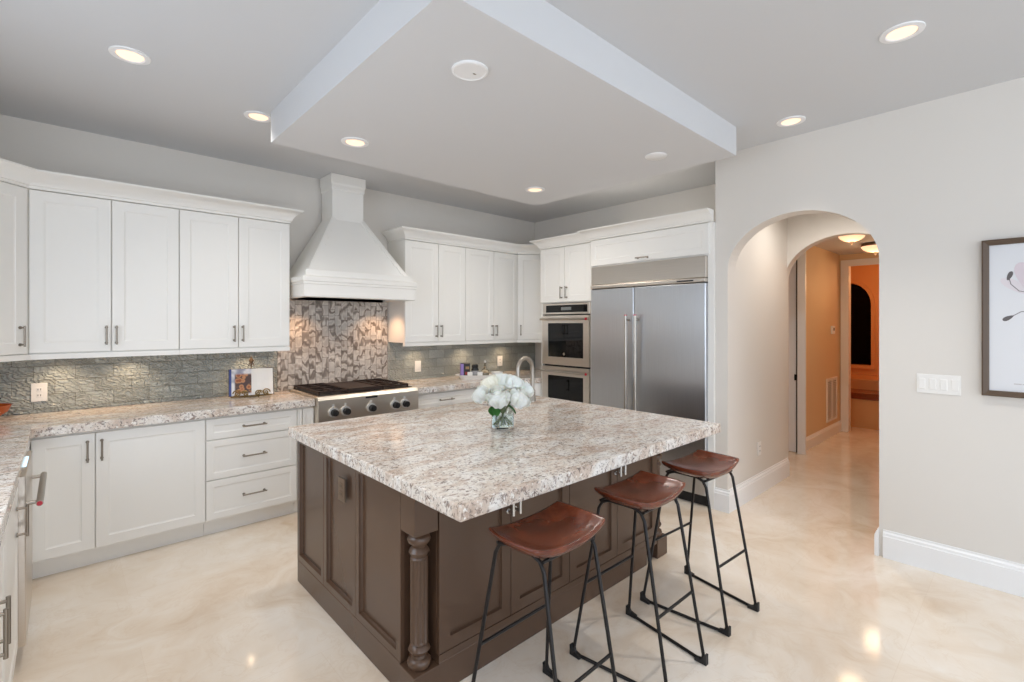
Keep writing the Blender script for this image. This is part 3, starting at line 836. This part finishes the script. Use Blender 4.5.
def bar_stool(label, loc, rz):
    t = thing('bar_stool', label, 'stool', loc, rz, 'bar stools along the island')
    stool_seat().build('seat', LEATHER, t, smooth='all', sub=1)
    r = .0075
    zt_ = .728
    def P(p0, p1, k): return tuple(a + (b - a) * k for a, b in zip(p0, p1))
    for sd in (-1, 1):
        fb, ff = (sd * .225, .225, .008), (sd * .158, -.215, .008)     # back foot (island side), front foot
        tb, tf = (sd * .150, .125, zt_), (sd * .140, -.088, zt_)
        def rnd(p, a, b, d=.03):
            p, a, b = Vector(p), Vector(a), Vector(b); da = (a - p).normalized() * d; db = (b - p).normalized() * d
            return [tuple(p + da), tuple(p + da * .3 + db * .3), tuple(p + db)]
        loop = rnd(fb, tb, ff) + rnd(ff, fb, tf) + rnd(tf, ff, tb, .045) + rnd(tb, tf, fb, .045)
        f = MB().tube(loop, r, 10, close=True).build('side_frame', BLACKM, t, smooth=True)
        for (p, dy) in ((fb, -1), (ff, 1)):
            # triangular rubber shoes where leg meets runner
            q = MB(); x, y = p[0], p[1] + -dy * .012
            q.prism([(y, 0), (y + dy * .055, 0), (y + dy * .055, .012), (y + dy * .022, .02), (y + dy * .008, .045), (y, .045)], 'x', x - .011, x + .011)
            q.build('rubber_foot', BLACKP, f)
    def leg(sd, back, k):
        a = (sd * .225, .225, .0) if back else (sd * .158, -.215, .0); b = (sd * .150, .125, zt_) if back else (sd * .140, -.088, zt_)
        return P(a, b, k)
    MB().cyl(leg(-1, True, .46), leg(1, True, .46), .0065, 10).build('footrest', BLACKM, t, smooth=True)
    MB().cyl(leg(-1, False, .42), leg(1, False, .42), .0065, 10).build('footrest', BLACKM, t, smooth=True)
    mb = MB(); mb.cyl(leg(-1, False, .985), leg(1, False, .985), .0065, 10); mb.cyl(leg(-1, True, .985), leg(1, True, .985), .0065, 10)
    mb.box(-.12, .12, -.10, .115, zt_ - .004, zt_ + .001); mb.build('seat_support', BLACKM, t, smooth=True)
    return t
bar_stool('brown leather saddle bar stool nearest the camera by the island corner', (1.320, 1.215, 0), R(1))
bar_stool('brown leather saddle bar stool in the middle of the three', (1.942, 1.215, 0), R(0))
bar_stool('brown leather saddle bar stool farthest from the camera beside the fridge end', (2.545, 1.222, 0), R(-3))

# ================================================================ SMALL THINGS
# --- vase with roses
VX, VY, VZ = 1.885, 2.115, .914
def vase():
    t = thing('vase', 'clear glass vase holding white roses on the island', 'vase', (VX, VY, VZ))
    mb = MB(); mb.lathe([(.001, .0), (.063, 0), (.066, .006), (.066, .118), (.068, .122), (.064, .122), (.0625, .118), (.0615, .012), (.001, .010)], n=40)
    mb.build('glass', GLASS, t, smooth=True)
    mb = MB(); mb.lathe([(.001, .0115), (.0605, .0125), (.0608, .075), (.001, .075)], n=40); mb.build('water', WATER, t, smooth=True)
vase()
PETAL = mat('white_petal', (244, 243, 236), .55, Subsurface_Weight=.15)
CREAMP = mat('cream_petal', (244, 241, 226), .55)
LEAF = mat('leaf_green', (52, 104, 44), .4); STEM = mat('stem_green', (110, 128, 70), .5)
def rose_head(R_, seed):
    R_ *= 1.1; rnd = random.Random(seed); mb = MB(); bm = mb.bm
    layers = [(3, .20, 78, .62), (4, .34, 68, .72), (5, .50, 58, .82), (6, .66, 46, .95), (7, .82, 32, 1.05), (8, .95, 14, 1.1), (8, .98, -6, 1.05)]
    for li, (n, rad, tilt, sz) in enumerate(layers):
        for k in range(n):
            az = 2 * pi * k / n + li * .7 + rnd.uniform(-.15, .15); tl = R(tilt + rnd.uniform(-6, 6))
            W, H = 6, 6; g = {}
            pw = R_ * .70 * sz; ph = R_ * .80 * sz
            for i in range(W + 1):
                for j in range(H + 1):
                    u, v = -1 + 2 * i / W, j / H
                    wv = math.sin(min(1, v * 1.15 + .12) * pi * .62) ** .7 if v < .92 else .72
                    x = pw * u * wv * (1 - .12 * v)
                    cup = .35 * pw * u * u
                    y = ph * (v - .38)
                    d = R_ * rad * .62 - cup + R_ * .10 * v * v * (1 if tilt < 50 else -.6) + rnd.uniform(-.02, .02) * R_ * v
                    # local frame: out = radial (tilted up), along = up the petal
                    out = Vector((cos(az) * cos(tl * .55), sin(az) * cos(tl * .55), sin(tl * .55)))
                    side = Vector((-sin(az), cos(az), 0)); up = out.cross(side) * 1
                    if up.z < 0: up = -up
                    g[i, j] = bm.verts.new(out * d + side * x + up * y * .9)
            for i in range(W):
                for j in range(H): bm.faces.new((g[i, j], g[i + 1, j], g[i + 1, j + 1], g[i, j + 1]))
    mb.sphere((0, 0, 0), R_ * .5, seg=12, rg=8)
    return mb
def leaf_mb(L=.06, W=.028):
    mb = MB(); bm = mb.bm; g = {}
    for i in range(8):
        v = i / 7; w_ = W * sin(pi * min(1, v * .97 + .02)) ** .8
        for j, u in enumerate((-1, -.5, 0, .5, 1)): g[i, j] = bm.verts.new((w_ * u, L * v, .010 * abs(u) - .014 * v * v + .001))
    for i in range(7):
        for j in range(4): bm.faces.new((g[i, j], g[i + 1, j], g[i + 1, j + 1], g[i, j + 1]))
    return mb
def rose(label, off, Rr, m, seed, leaves=()):
    """off: head centre relative to the vase base, in camera-neutral world axes"""
    t = thing('white_rose', label, 'flower', (VX, VY, VZ), 0, 'white roses in the glass vase')
    hd = rose_head(Rr, seed).build('bloom', m, t, smooth='all'); 
    hd.location = off
    d = Vector((off[0], off[1], 0)); ax = Vector((0, 0, 1)).cross(d) if d.length > .01 else Vector((1, 0, 0))
    hd.rotation_euler = Matrix.Rotation(min(1.0, d.length * 7), 3, ax.normalized()).to_euler()
    sgn = Vector((off[0], off[1])); foot = (-off[0] * .40, -off[1] * .40, .02)
    if math.hypot(foot[0], foot[1]) > .045:
        k = .045 / math.hypot(foot[0], foot[1]); foot = (foot[0] * k, foot[1] * k, .02)
    MB().tube([foot, (off[0] * .12, off[1] * .12, .10), (off[0] * .5, off[1] * .5, .14 + (off[2] - .14) * .5), (off[0] * .9, off[1] * .9, off[2] - .02)], .0030, 8).build('stem', STEM, t, smooth=True)
    for (p, az, tilt) in leaves:
        l = leaf_mb().build('leaf', LEAF, t, smooth='all'); l.location = p; l.rotation_euler = (tilt, 0, az)
# image-right at the vase is world (+.734,-.679); image-up is +z; toward the camera is (-.679,-.734)
def off(rt, up, fw): return (.734 * rt - .679 * fw, -.679 * rt - .734 * fw, up)
rose('white rose at the left edge of the bouquet', off(-.118, .190, .01), .072, PETAL, 1, [(off(-.055, .13, .05), 2.4, -.9)])
rose('large white rose in front at the middle of the bouquet', off(-.022, .182, .085), .084, PETAL, 2, [(off(-.05, .125, .07), 2.9, -.7), (off(.03, .135, .07), 3.9, -.6)])
rose('white rose at the lower right of the bouquet', off(.092, .172, .05), .080, PETAL, 3)
rose('creamy rose at the upper left of the bouquet', off(-.072, .252, -.01), .066, CREAMP, 4)
rose('white rose at the top middle of the bouquet', off(-.005, .262, -.04), .066, PETAL, 5)
rose('white rose at the upper right of the bouquet', off(.062, .248, -.01), .074, PETAL, 6)
rose('smaller white rose at the far right of the bouquet', off(.128, .212, -.03), .064, PETAL, 7)
rose('white rose hidden at the back of the bouquet', off(.02, .215, -.09), .064, PETAL, 8)

# --- cookbook on an iron easel
def easel_and_book():
    e = thing('book_easel', 'scrolled bronze easel on the counter under the left cabinets', 'book stand', (1.135, 4.40, .914), R(-12))
    mb = MB(); r = .004
    mb.tube([(0, .06, .0), (0, .045, .26)], r, 8)
    mb.tube([(-.09, .10, 0), (0, .05, .24)], r, 8).tube([(.09, .10, 0), (0, .05, .24)], r, 8)
    mb.build('back_legs', BRONZE, e, smooth=True)
    f = MB()
    f.lathe([(.001, .335), (.006, .325), (.020, .300), (.012, .282), (.006, .272), (.010, .266), (.005, .26), (.004, .25), (.001, .25)], (0, .045, 0), 12)
    for sd in (-1, 1):
        sc = [(sd * (.004 + .022 * k / 10 * 1) + sd * .010 * sin(k * .55), .045, .268 + .012 * cos(k * .75)) for k in range(11)]
        f.tube(sc, .003, 6)
    f.build('finial', BRONZE, e, smooth=True)
    g = MB(); g.tube([(-.15, -.02, .012), (.15, -.02, .012)], r, 8)
    for sd in (-1, 1):
        for (cx, rr) in ((.045, .024), (.105, .030)):
            spr = []
            for k in range(22):
                a = k * .42; q = rr * (1 - k / 26)
                spr.append((sd * (cx + q * cos(a)), -.040, .020 + rr * .7 + q * sin(a)))
            g.tube(spr, .0048, 6)
        g.tube([(sd * .02, -.036, .012), (sd * .06, -.045, .06), (sd * .13, -.036, .02)], .0045, 6)
        g.tube([(sd * .05, .06, .004), (sd * .05, -.036, .004), (sd * .05, -.036, .012)], r, 8)
    g.build('scroll_ledge', GILT, e, smooth=True)
    # open cookbook leaning back
    b = thing('cookbook', 'open cookbook with a food photograph on its left page', 'book', (1.135, 4.40, .914), R(-12))
    tilt = R(14)
    def lean(mb):
        return mb.move(Matrix.Translation((0, -.018, .018)) @ Matrix.Rotation(-tilt, 4, 'X'))
    PAPER = mat('page_paper', (238, 234, 228), .5); COVER = mat('book_cover', (90, 80, 78), .5)
    cvr = MB().box(-.165, .165, .012, .016, 0, .225); lean(cvr).build('cover', COVER, b)
    def page(sd, m, name):
        mb = MB(); rows = []
        for k in range(9):
            u = k / 8; x = sd * .16 * u; y = .006 - .010 * sin(pi * min(1, u * 1.1)) * (1 - u * .5)
            rows.append([(x, y, .004), (x, y, .222), (x, .012, .222), (x, .012, .004)])
        mb.rings(rows); lean(mb); return mb.build(name, m, b)
    FOOD = mat('food_photo', (200, 190, 190), .35); t = NT(FOOD)
    v = t.coords((1, .2, 1)); vo = t.n('ShaderNodeTexVoronoi'); vo.inputs['Scale'].default_value = 26; t.l(v, vo.inputs['Vector'])
    dots = t.ramp(vo.outputs['Distance'], [(.25, (150, 80, 46)), (.45, (196, 140, 96)), (.6, (84, 60, 56))])
    tc = t.n('ShaderNodeTexCoord'); sp = t.n('ShaderNodeSeparateXYZ'); t.l(tc.outputs['Object'], sp.inputs[0])
    bg = t.ramp(t.noise(v, 9, 2), [(.45, (232, 230, 232)), (.55, (120, 130, 160)), (.62, (52, 66, 120))])
    # the dish sits to the right of the page; a blue cloth runs down the left
    def band(o, lo, hi):
        a = t.n('ShaderNodeMapRange'); a.inputs[1].default_value = lo; a.inputs[2].default_value = hi; t.l(o, a.inputs[0]); return a.outputs[0]
    mx = t.n('ShaderNodeMath', operation='MULTIPLY'); t.l(band(sp.outputs[0], -.125, -.115), mx.inputs[0]); t.l(band(sp.outputs[2], .20, .185), mx.inputs[1])
    m2 = t.n('ShaderNodeMath', operation='MULTIPLY'); t.l(mx.outputs[0], m2.inputs[0]); t.l(band(sp.outputs[2], .03, .045), m2.inputs[1])
    cc = t.mix(band(sp.outputs[0], -.142, -.145), t.mix(.35, bg, (236, 234, 236)), (58, 74, 136))
    t.color(t.mix(m2.outputs[0], cc, dots))
    page(-1, FOOD, 'photo_page'); page(1, PAPER, 'text_page')
easel_and_book()

# --- tray and its things on the far counter
def tray():
    cx, cy = 3.36, 4.22
    t = thing('serving_tray', 'white oblong serving tray on the far counter', 'tray', (cx, cy, .914), R(-40))
    def ell(a, b, z, n=28): return [(a * (abs(cos(q)) ** .6) * (1 if cos(q) > 0 else -1), b * (abs(sin(q)) ** .6) * (1 if sin(q) > 0 else -1), z) for q in [2 * pi * k / n for k in range(n)]]
    mb = MB(); mb.rings([ell(.17, .09, 0), ell(.19, .105, .035), ell(.196, .11, .045), ell(.188, .103, .042), ell(.165, .085, .012)]); mb.build('dish', WHITEP, t, smooth=True)
    for sd in (-1, 1):
        MB().tube(arc((sd * .185, 0, .042), .038, -pi / 2, pi / 2, 10, 'xy', 1) if sd > 0 else arc((sd * .185, 0, .042), .038, pi / 2, 3 * pi / 2, 10, 'xy', 1), .007, 8).build('handle', WHITEP, t, smooth=True)
    def at(rt, fw, z=.928): return (cx + .734 * rt - .679 * fw, cy - .679 * rt - .734 * fw, z)
    # purple and black coffee box
    PUR = mat('purple_card', (150, 126, 190), .5); BLK = mat('black_card', (34, 28, 32), .4)
    b = thing('coffee_box', 'purple and black coffee box standing at the left of the tray', 'box', at(-.115, -.01), R(-30))
    MB().box(-.055, .045, -.03, .03, 0, .155).build('box', BLK, b, bevel=.004)
    MB().box(-.060, -.025, -.033, .033, 0, .15).build('purple_side', PUR, b, bevel=.004)
    MB().box(-.01, .04, -.0315, -.0295, .03, .06).build('label_patch', mat('red_card', (150, 50, 40), .5), b)
    MB().box(-.005, .035, -.0315, -.0295, .09, .12).build('label_patch', mat('tan_card', (160, 130, 90), .5), b)
    j = thing('coffee_jar', 'dark glass jar with a black lid in the middle of the tray', 'jar', at(-.01, .0))
    DG = mat('dark_jar_glass', (52, 54, 56), .12)
    MB().lathe([(.038, 0), (.042, .01), (.042, .085), (.032, .105), (.030, .11)], n=20).build('jar', DG, j, smooth=True)
    MB().lathe([(.034, .108), (.036, .112), (.036, .138), (.030, .142)], n=20).build('lid', BLACKP, j, smooth=True)
    LAB = mat('grey_label', (150, 152, 156), .5)
    MB().lathe([(.0425, .03), (.0425, .075)], n=20).build('label_band', LAB, j, smooth=True)
    g = thing('glass_bottle', 'round clear glass bottle with a thin neck at the tray\'s right', 'bottle', at(.10, -.02))
    MB().lathe([(.03, 0), (.046, .02), (.050, .045), (.040, .075), (.018, .095), (.010, .11), (.009, .155), (.012, .16)], n=20).build('flask', clear_glass('smoky_glass', (196, 190, 176)), g, smooth=True)
    MB().lathe([(.008, .158), (.012, .165), (.012, .18), (.004, .185)], n=12).build('stopper', WHITEP, g, smooth=True)
    for i, (rt, fw, lb) in enumerate(((-.062, .045, 'white paper packet between the coffee box and dark jar'), (.048, .04, 'white paper packet between the dark jar and glass bottle'))):
        MBp = MB(); MBp.box(-.028, .028, -.006, .006, 0, .062); o = MBp.build('sweetener_packet', WHITEP, bevel=.003, loc=at(rt, fw), rz=R(-35))
        tag(o, lb, 'packet', 'paper packets on the tray')
    c = thing('coffee_cup', 'white cup on the counter right of the tray', 'cup', at(.235, -.02, .914), R(10))
    MB().lathe([(.030, 0), (.044, .008), (.060, .05), (.064, .072), (.061, .072), (.056, .05), (.04, .014), (.001, .012)], n=24).build('bowl', WHITEP, c, smooth=True)
    MB().tube(arc((.058, 0, .040), .026, -pi / 2, pi / 2, 8, 'xz'), .005, 8).build('handle', WHITEP, c, smooth=True)
tray()

# --- amber bowl at the left edge
AMB = mat('amber_glass', (176, 78, 24), .12)
o = MB().lathe([(.03, 0), (.035, .006), (.03, .012), (.085, .055), (.10, .095), (.096, .096), (.08, .06), (.001, .02)], n=32).build('amber_bowl', AMB, smooth=True, loc=(-.345, 4.42, .915))
tag(o, 'amber orange glass bowl on the counter in the left corner', 'bowl')

# --- outlets, switches
def plate(name, label, cat, loc, rz, w_, h_, m=WHITEP, kind='outlet', n=1, group=None):
    t = thing(name, label, cat, loc, rz, group)
    MB().box(-w_ / 2, w_ / 2, -.006, 0, -h_ / 2, h_ / 2).build('cover_plate', m, t, bevel=.002)
    step = w_ / n
    for i in range(n):
        x = -w_ / 2 + step * (i + .5)
        if kind == 'outlet':
            for z in (-.02, .02):
                s = MB().box(x - .015, x + .015, -.0085, -.005, z - .014, z + .014).build('socket', m, t, bevel=.002)
                MB().box(x - .008, x - .005, -.0095, -.008, z - .006, z + .006).box(x + .005, x + .008, -.0095, -.008, z - .006, z + .006).build('slots', BLACKP if m is WHITEP else BROWND, s)
        else:
            MB().box(x - .016, x + .016, -.010, -.005, -.033, .033).build('rocker', m, t, bevel=.002)
    return t
plate('wall_outlet', 'white outlet plate on the tile backsplash at the left', 'outlet', (-.127, 4.603, 1.055), 0, .080, .125, group='wall outlets')
plate('wall_outlet', 'white outlet plate on the olive tile just right of the cooktop', 'outlet', (2.85, 4.603, 1.055), 0, .075, .12, kind='switch', group='wall outlets')
plate('wall_outlet', 'white outlet plate on the olive tile above the cup', 'outlet', (4.05, 4.603, 1.05), 0, .085, .125, group='wall outlets')
plate('wall_outlet', 'white outlet low on the side of the arched passage', 'outlet', (4.587, YB, .40), 0, .075, .12, group='wall outlets')
plate('light_switch', 'white four-gang light switch plate between arch and framed picture', 'switch', (3.93, .397, 1.15), R(-90), .205, .118, kind='switch', n=4)
plate('island_outlet', 'bronze outlet plate on the left side of the island', 'outlet', (IX0 + .012 - .012, 2.33, .70), R(-90), .075, .115, m=BRONZE)
th = thing('thermostat', 'small white thermostat on the left hallway wall', 'thermostat', (7.68, 1.87, 1.44), 0)
MB().box(-.06, .06, -.025, 0, -.055, .055).build('housing', WHITEP, th, bevel=.005)
MB().box(-.035, .035, -.027, -.024, -.01, .03).build('display', mat('grey_display', (120, 120, 112), .3), th)
vt = thing('return_air_vent', 'white louvered return air vent low on the hallway wall', 'vent', (7.66, 1.87, .50), 0)
mb = MB(); mb.box(-.24, .24, -.012, 0, -.29, -.26).box(-.24, .24, -.012, 0, .26, .29).box(-.24, -.21, -.012, 0, -.26, .26).box(.21, .24, -.012, 0, -.26, .26); mb.box(-.01, .01, -.012, 0, -.26, .26)
mb.build('frame', WHITEP, vt)
mb = MB()
for k in range(22): z = -.25 + k * .0235; mb.box(-.21, .21, -.009, -.004, z, z + .011)
mb.build('louvers', WHITEP, vt); MB().box(-.21, .21, -.002, -.0005, -.26, .26).build('backing', GAP, vt)
# hall side door: black latch, plus a black strip standing in for the gap's shade
hd = tag(MB().box(6.345, 6.385, 1.912, 2.80, .005, 2.40).build('door_1', TRIM), kind='structure')
MB().box(6.335, 6.345, 1.890, 1.925, .855, .925).box(6.36, 6.38, 1.890, 1.911, .0, 2.4).build('door_latch_and_gap_shade', BLACKM, hd)

# --- framed picture
def picture():
    t = thing('framed_picture', 'brown framed print of a pale magnolia on the right wall', 'picture', (3.93, .205, 1.555), R(-90))
    W, H = .62, .895; f = .031
    WOOD = mat('dark_walnut', (88, 70, 54), .4)
    def rect(d, y): return [(d, y, -H / 2 + d), (W - d, y, -H / 2 + d), (W - d, y, H / 2 - d), (d, y, H / 2 - d)]
    mb = MB(); mb.rings([rect(0, 0), rect(0, -.032), rect(.006, -.036), rect(f - .008, -.030), rect(f, -.022), rect(f, -.004)], cap=False); mb.build('frame', WOOD, t)
    PRINT = mat('print_paper', (224, 225, 228), .25)
    pr = MB().box(f - .004, W - f + .004, -.010, -.004, -H / 2 + f - .004, H / 2 - f + .004).build('print', PRINT, t)
    PINK = mat('pale_petal_ink', (214, 202, 208), .4); INK = mat('grey_stem_ink', (96, 90, 90), .4); PK2 = mat('mid_petal_ink', (219, 212, 216), .4)
    y = -.0108
    def petal(pts, m):
        mb = MB(); vs_ = [mb.bm.verts.new((p[0], y + random.uniform(-.0003, .0003), p[1])) for p in pts]; mb.bm.faces.new(vs_)
        mb.build('petal', m, pr)
    def pet(cx, cz_, L, wd, a, m):
        pts = []
        for k in range(20):
            q = 2 * pi * k / 20; u = cos(q) * L / 2 + L / 2; v = sin(q) * wd / 2 * (1 + .35 * cos(q))
            pts.append((cx + u * cos(a) - v * sin(a), cz_ + u * sin(a) + v * cos(a)))
        petal(pts, m)
    bx, bz = .215, .12
    for (L, wd, a, m) in ((.17, .05, 2.5, PK2), (.20, .07, 1.9, PINK), (.24, .09, 1.45, PK2), (.20, .08, 1.0, PINK), (.18, .05, .5, PK2)): pet(bx, bz, L, wd, a, m)
    s = MB()
    s.tube([(bx, y, bz), (.222, y, .0), (.20, y, -.15), (.205, y, -.22)], .0022, 6)
    s.tube([(bx, y, bz + .01), (.15, y, bz + .03), (.118, y, bz + .07), (.112, y, bz + .10)], .0016, 6)
    s.tube([(.222, y, .03), (.16, y, .035), (.125, y, .01)], .0016, 6)
    s.build('stem', INK, pr)
    pet(.104, .21, .055, .020, 1.25, INK); pet(.128, .012, .050, .022, 3.7, INK)
    MB().box(.13, .16, -.0104, -.0098, -.375, -.370).box(.163, .18, -.0104, -.0098, -.375, -.371).box(.184, .21, -.0104, -.0098, -.375, -.370).build('caption', mat('faint_ink', (186, 182, 182), .5), pr)
picture()

# --- ceiling fixtures
def downlight(label, x, y, z, lit=True, r=.056, power=42, cone=100):
    t = thing('recessed_light', label, 'ceiling light', (x, y, z), 0, 'recessed ceiling lights')
    mb = MB(); n = 32
    def rg(rr, zz): return [(rr * cos(2 * pi * k / n), rr * sin(2 * pi * k / n), zz) for k in range(n)]
    mb.rings([rg(r * 1.55, 0), rg(r * 1.52, -.006), rg(r * 1.12, -.008), rg(r * 1.02, -.002), rg(r, -.001)], cap=False)
    mb.build('trim_ring', TRIM, t, smooth=True)
    mb = MB(); mb.rings([rg(r * 1.02, -.0012), rg(r * 1.02, -.003)]); mb.build('lens', LAMP if lit else TRIM, t)
    if lit: spot('recessed_lamp', (x, y, z - .02), power, (1, .945, .875), R(cone), 1, .035)
downlight('lit recessed ceiling light at the upper left, above the left cabinets', .246, 3.15, CZ, power=24, cone=92)
downlight('lit recessed ceiling light beside the dropped ceiling panel\'s left corner', .945, 3.50, CZ, power=13, cone=120)
downlight('lit recessed ceiling light at the top right of the view', 2.903, .423, CZ)
downlight('lit recessed ceiling light in front of the arched wall', 3.623, 1.121, CZ, power=14, cone=70)
downlight('unseen fill light added in the ceiling of the arched passage', 4.70, 1.18, 2.75, power=26, cone=160)  # added fill, out of view, to brighten the passage walls
downlight('unseen ceiling light added over the floor between left counter and island', .25, 1.30, CZ, power=40, cone=100)  # extra unseen lamp, added to lift the left floor and lower cabinets
downlight('added recessed ceiling light hidden behind the dropped panel facing the refrigerator', 3.78, 2.65, CZ, power=13, cone=172)  # added out of sight to brighten the alcove wall above the fridge
downlight('added recessed ceiling light hidden behind the dropped panel facing the far corner cabinets', 2.95, 3.72, CZ, power=5, cone=172)  # concealed helper lamp, added for more light on the back wall
downlight('lit recessed light near the left end of the dropped ceiling panel', 1.381, 2.989, 2.70, power=14, cone=150)
downlight('lit recessed light near the far corner of the dropped ceiling panel', 3.027, 2.972, 2.70, power=28, cone=165)
t = thing('ceiling_speaker', 'flat round white speaker grille in the middle of the dropped panel', 'speaker', (1.381, 1.779, 2.70))
def disc(r0, zs): 
    mb = MB(); n = 36; mb.rings([[(rr * cos(2 * pi * k / n), rr * sin(2 * pi * k / n), zz) for k in range(n)] for rr, zz in zs]); return mb
disc(0, [(.085, 0), (.085, -.008), (.078, -.012), (.074, -.012), (.072, -.009), (.001, -.009)]).build('grille', TRIM, t, smooth=True)
MB().box(.02, .035, -.004, .004, -.0105, -.0088).build('indicator', NICKEL, t)
t = tag(disc(0, [(.075, 0), (.075, -.004), (.070, -.008), (.001, -.009)]).build('ceiling_cover', TRIM, smooth=True, loc=(3.047, 1.802, 2.70)), 'flush round white cover near the right corner of the dropped panel', 'ceiling cover')

def hall_lamp(label, x, y, k=.8):
    t = thing('flush_mount_lamp', label, 'ceiling lamp', (x, y, 2.5), 0, 'hallway ceiling lamps')
    MB().lathe([(.13 * k, 0), (.15 * k, -.01), (.155 * k, -.03), (.15 * k, -.04)], n=32).build('canopy', BRONZE, t, smooth=True)
    MB().lathe([(.150 * k, -.036), (.152 * k, -.045), (.13 * k, -.075), (.085 * k, -.10), (.03, -.112), (.001, -.113)], n=32).build('glass_shade', SHADE, t, smooth=True)
    MB().lathe([(.018, -.11), (.02, -.118), (.010, -.13), (.012, -.138), (.002, -.146)], n=14).build('finial', BRONZE, t, smooth=True)
    spot('hall_lamp', (x, y, 2.34), 6.5, (1, .70, .42), R(165), 1, .12)
    point('hall_glow', (x, y, 2.33), 1.6, (1, .70, .42), .1)
hall_lamp('lit flush-mount bowl lamp, the nearer one on the hallway ceiling', 6.10, 1.305)
hall_lamp('lit flush-mount bowl lamp, the farther one on the hallway ceiling', 7.20, 1.30, .95)

# --- bathtub deck in the far room
def tub():
    t = thing('bathtub_deck', 'tiled bathtub deck with brown stone top in the far room', 'bathtub', (8.55, .1, 0))
    DECK = mat('tan_stone', (214, 170, 120), .25); TOP = mat('brown_stone', (126, 64, 36), .15)
    MB().box(0, 1.44, .02, 2.68, 0, .42).build('apron', DECK, t)
    MB().box(-.02, 1.445, .02, 2.68, .42, .51).build('deck_top', TOP, t, bevel=.004)
    MB().box(.5, 1.44, .02, 2.68, .51, .66).build('back_ledge', DECK, t)
tub()
point('bath_lamp', (8.9, 1.2, 2.2), 10, (1, .52, .23), .12)

# under-cabinet lights
for x, y in ((-.02, 4.47), (.35, 4.47), (1.15, 4.47), (2.80, 4.47), (3.45, 4.47), (4.05, 4.47)):
    spot('under_cabinet_light', (x, y, UZ0 - .02), 3.0, (1, .72, .46), R(130), 1, .02)
def puck(label, x, y):
    t = thing('puck_light', label, 'cabinet light', (x, y, UZ0), 0, 'puck lights under the cabinets')
    disc(0, [(.034, 0), (.034, -.012), (.028, -.014)]).build('housing', NICKEL, t)
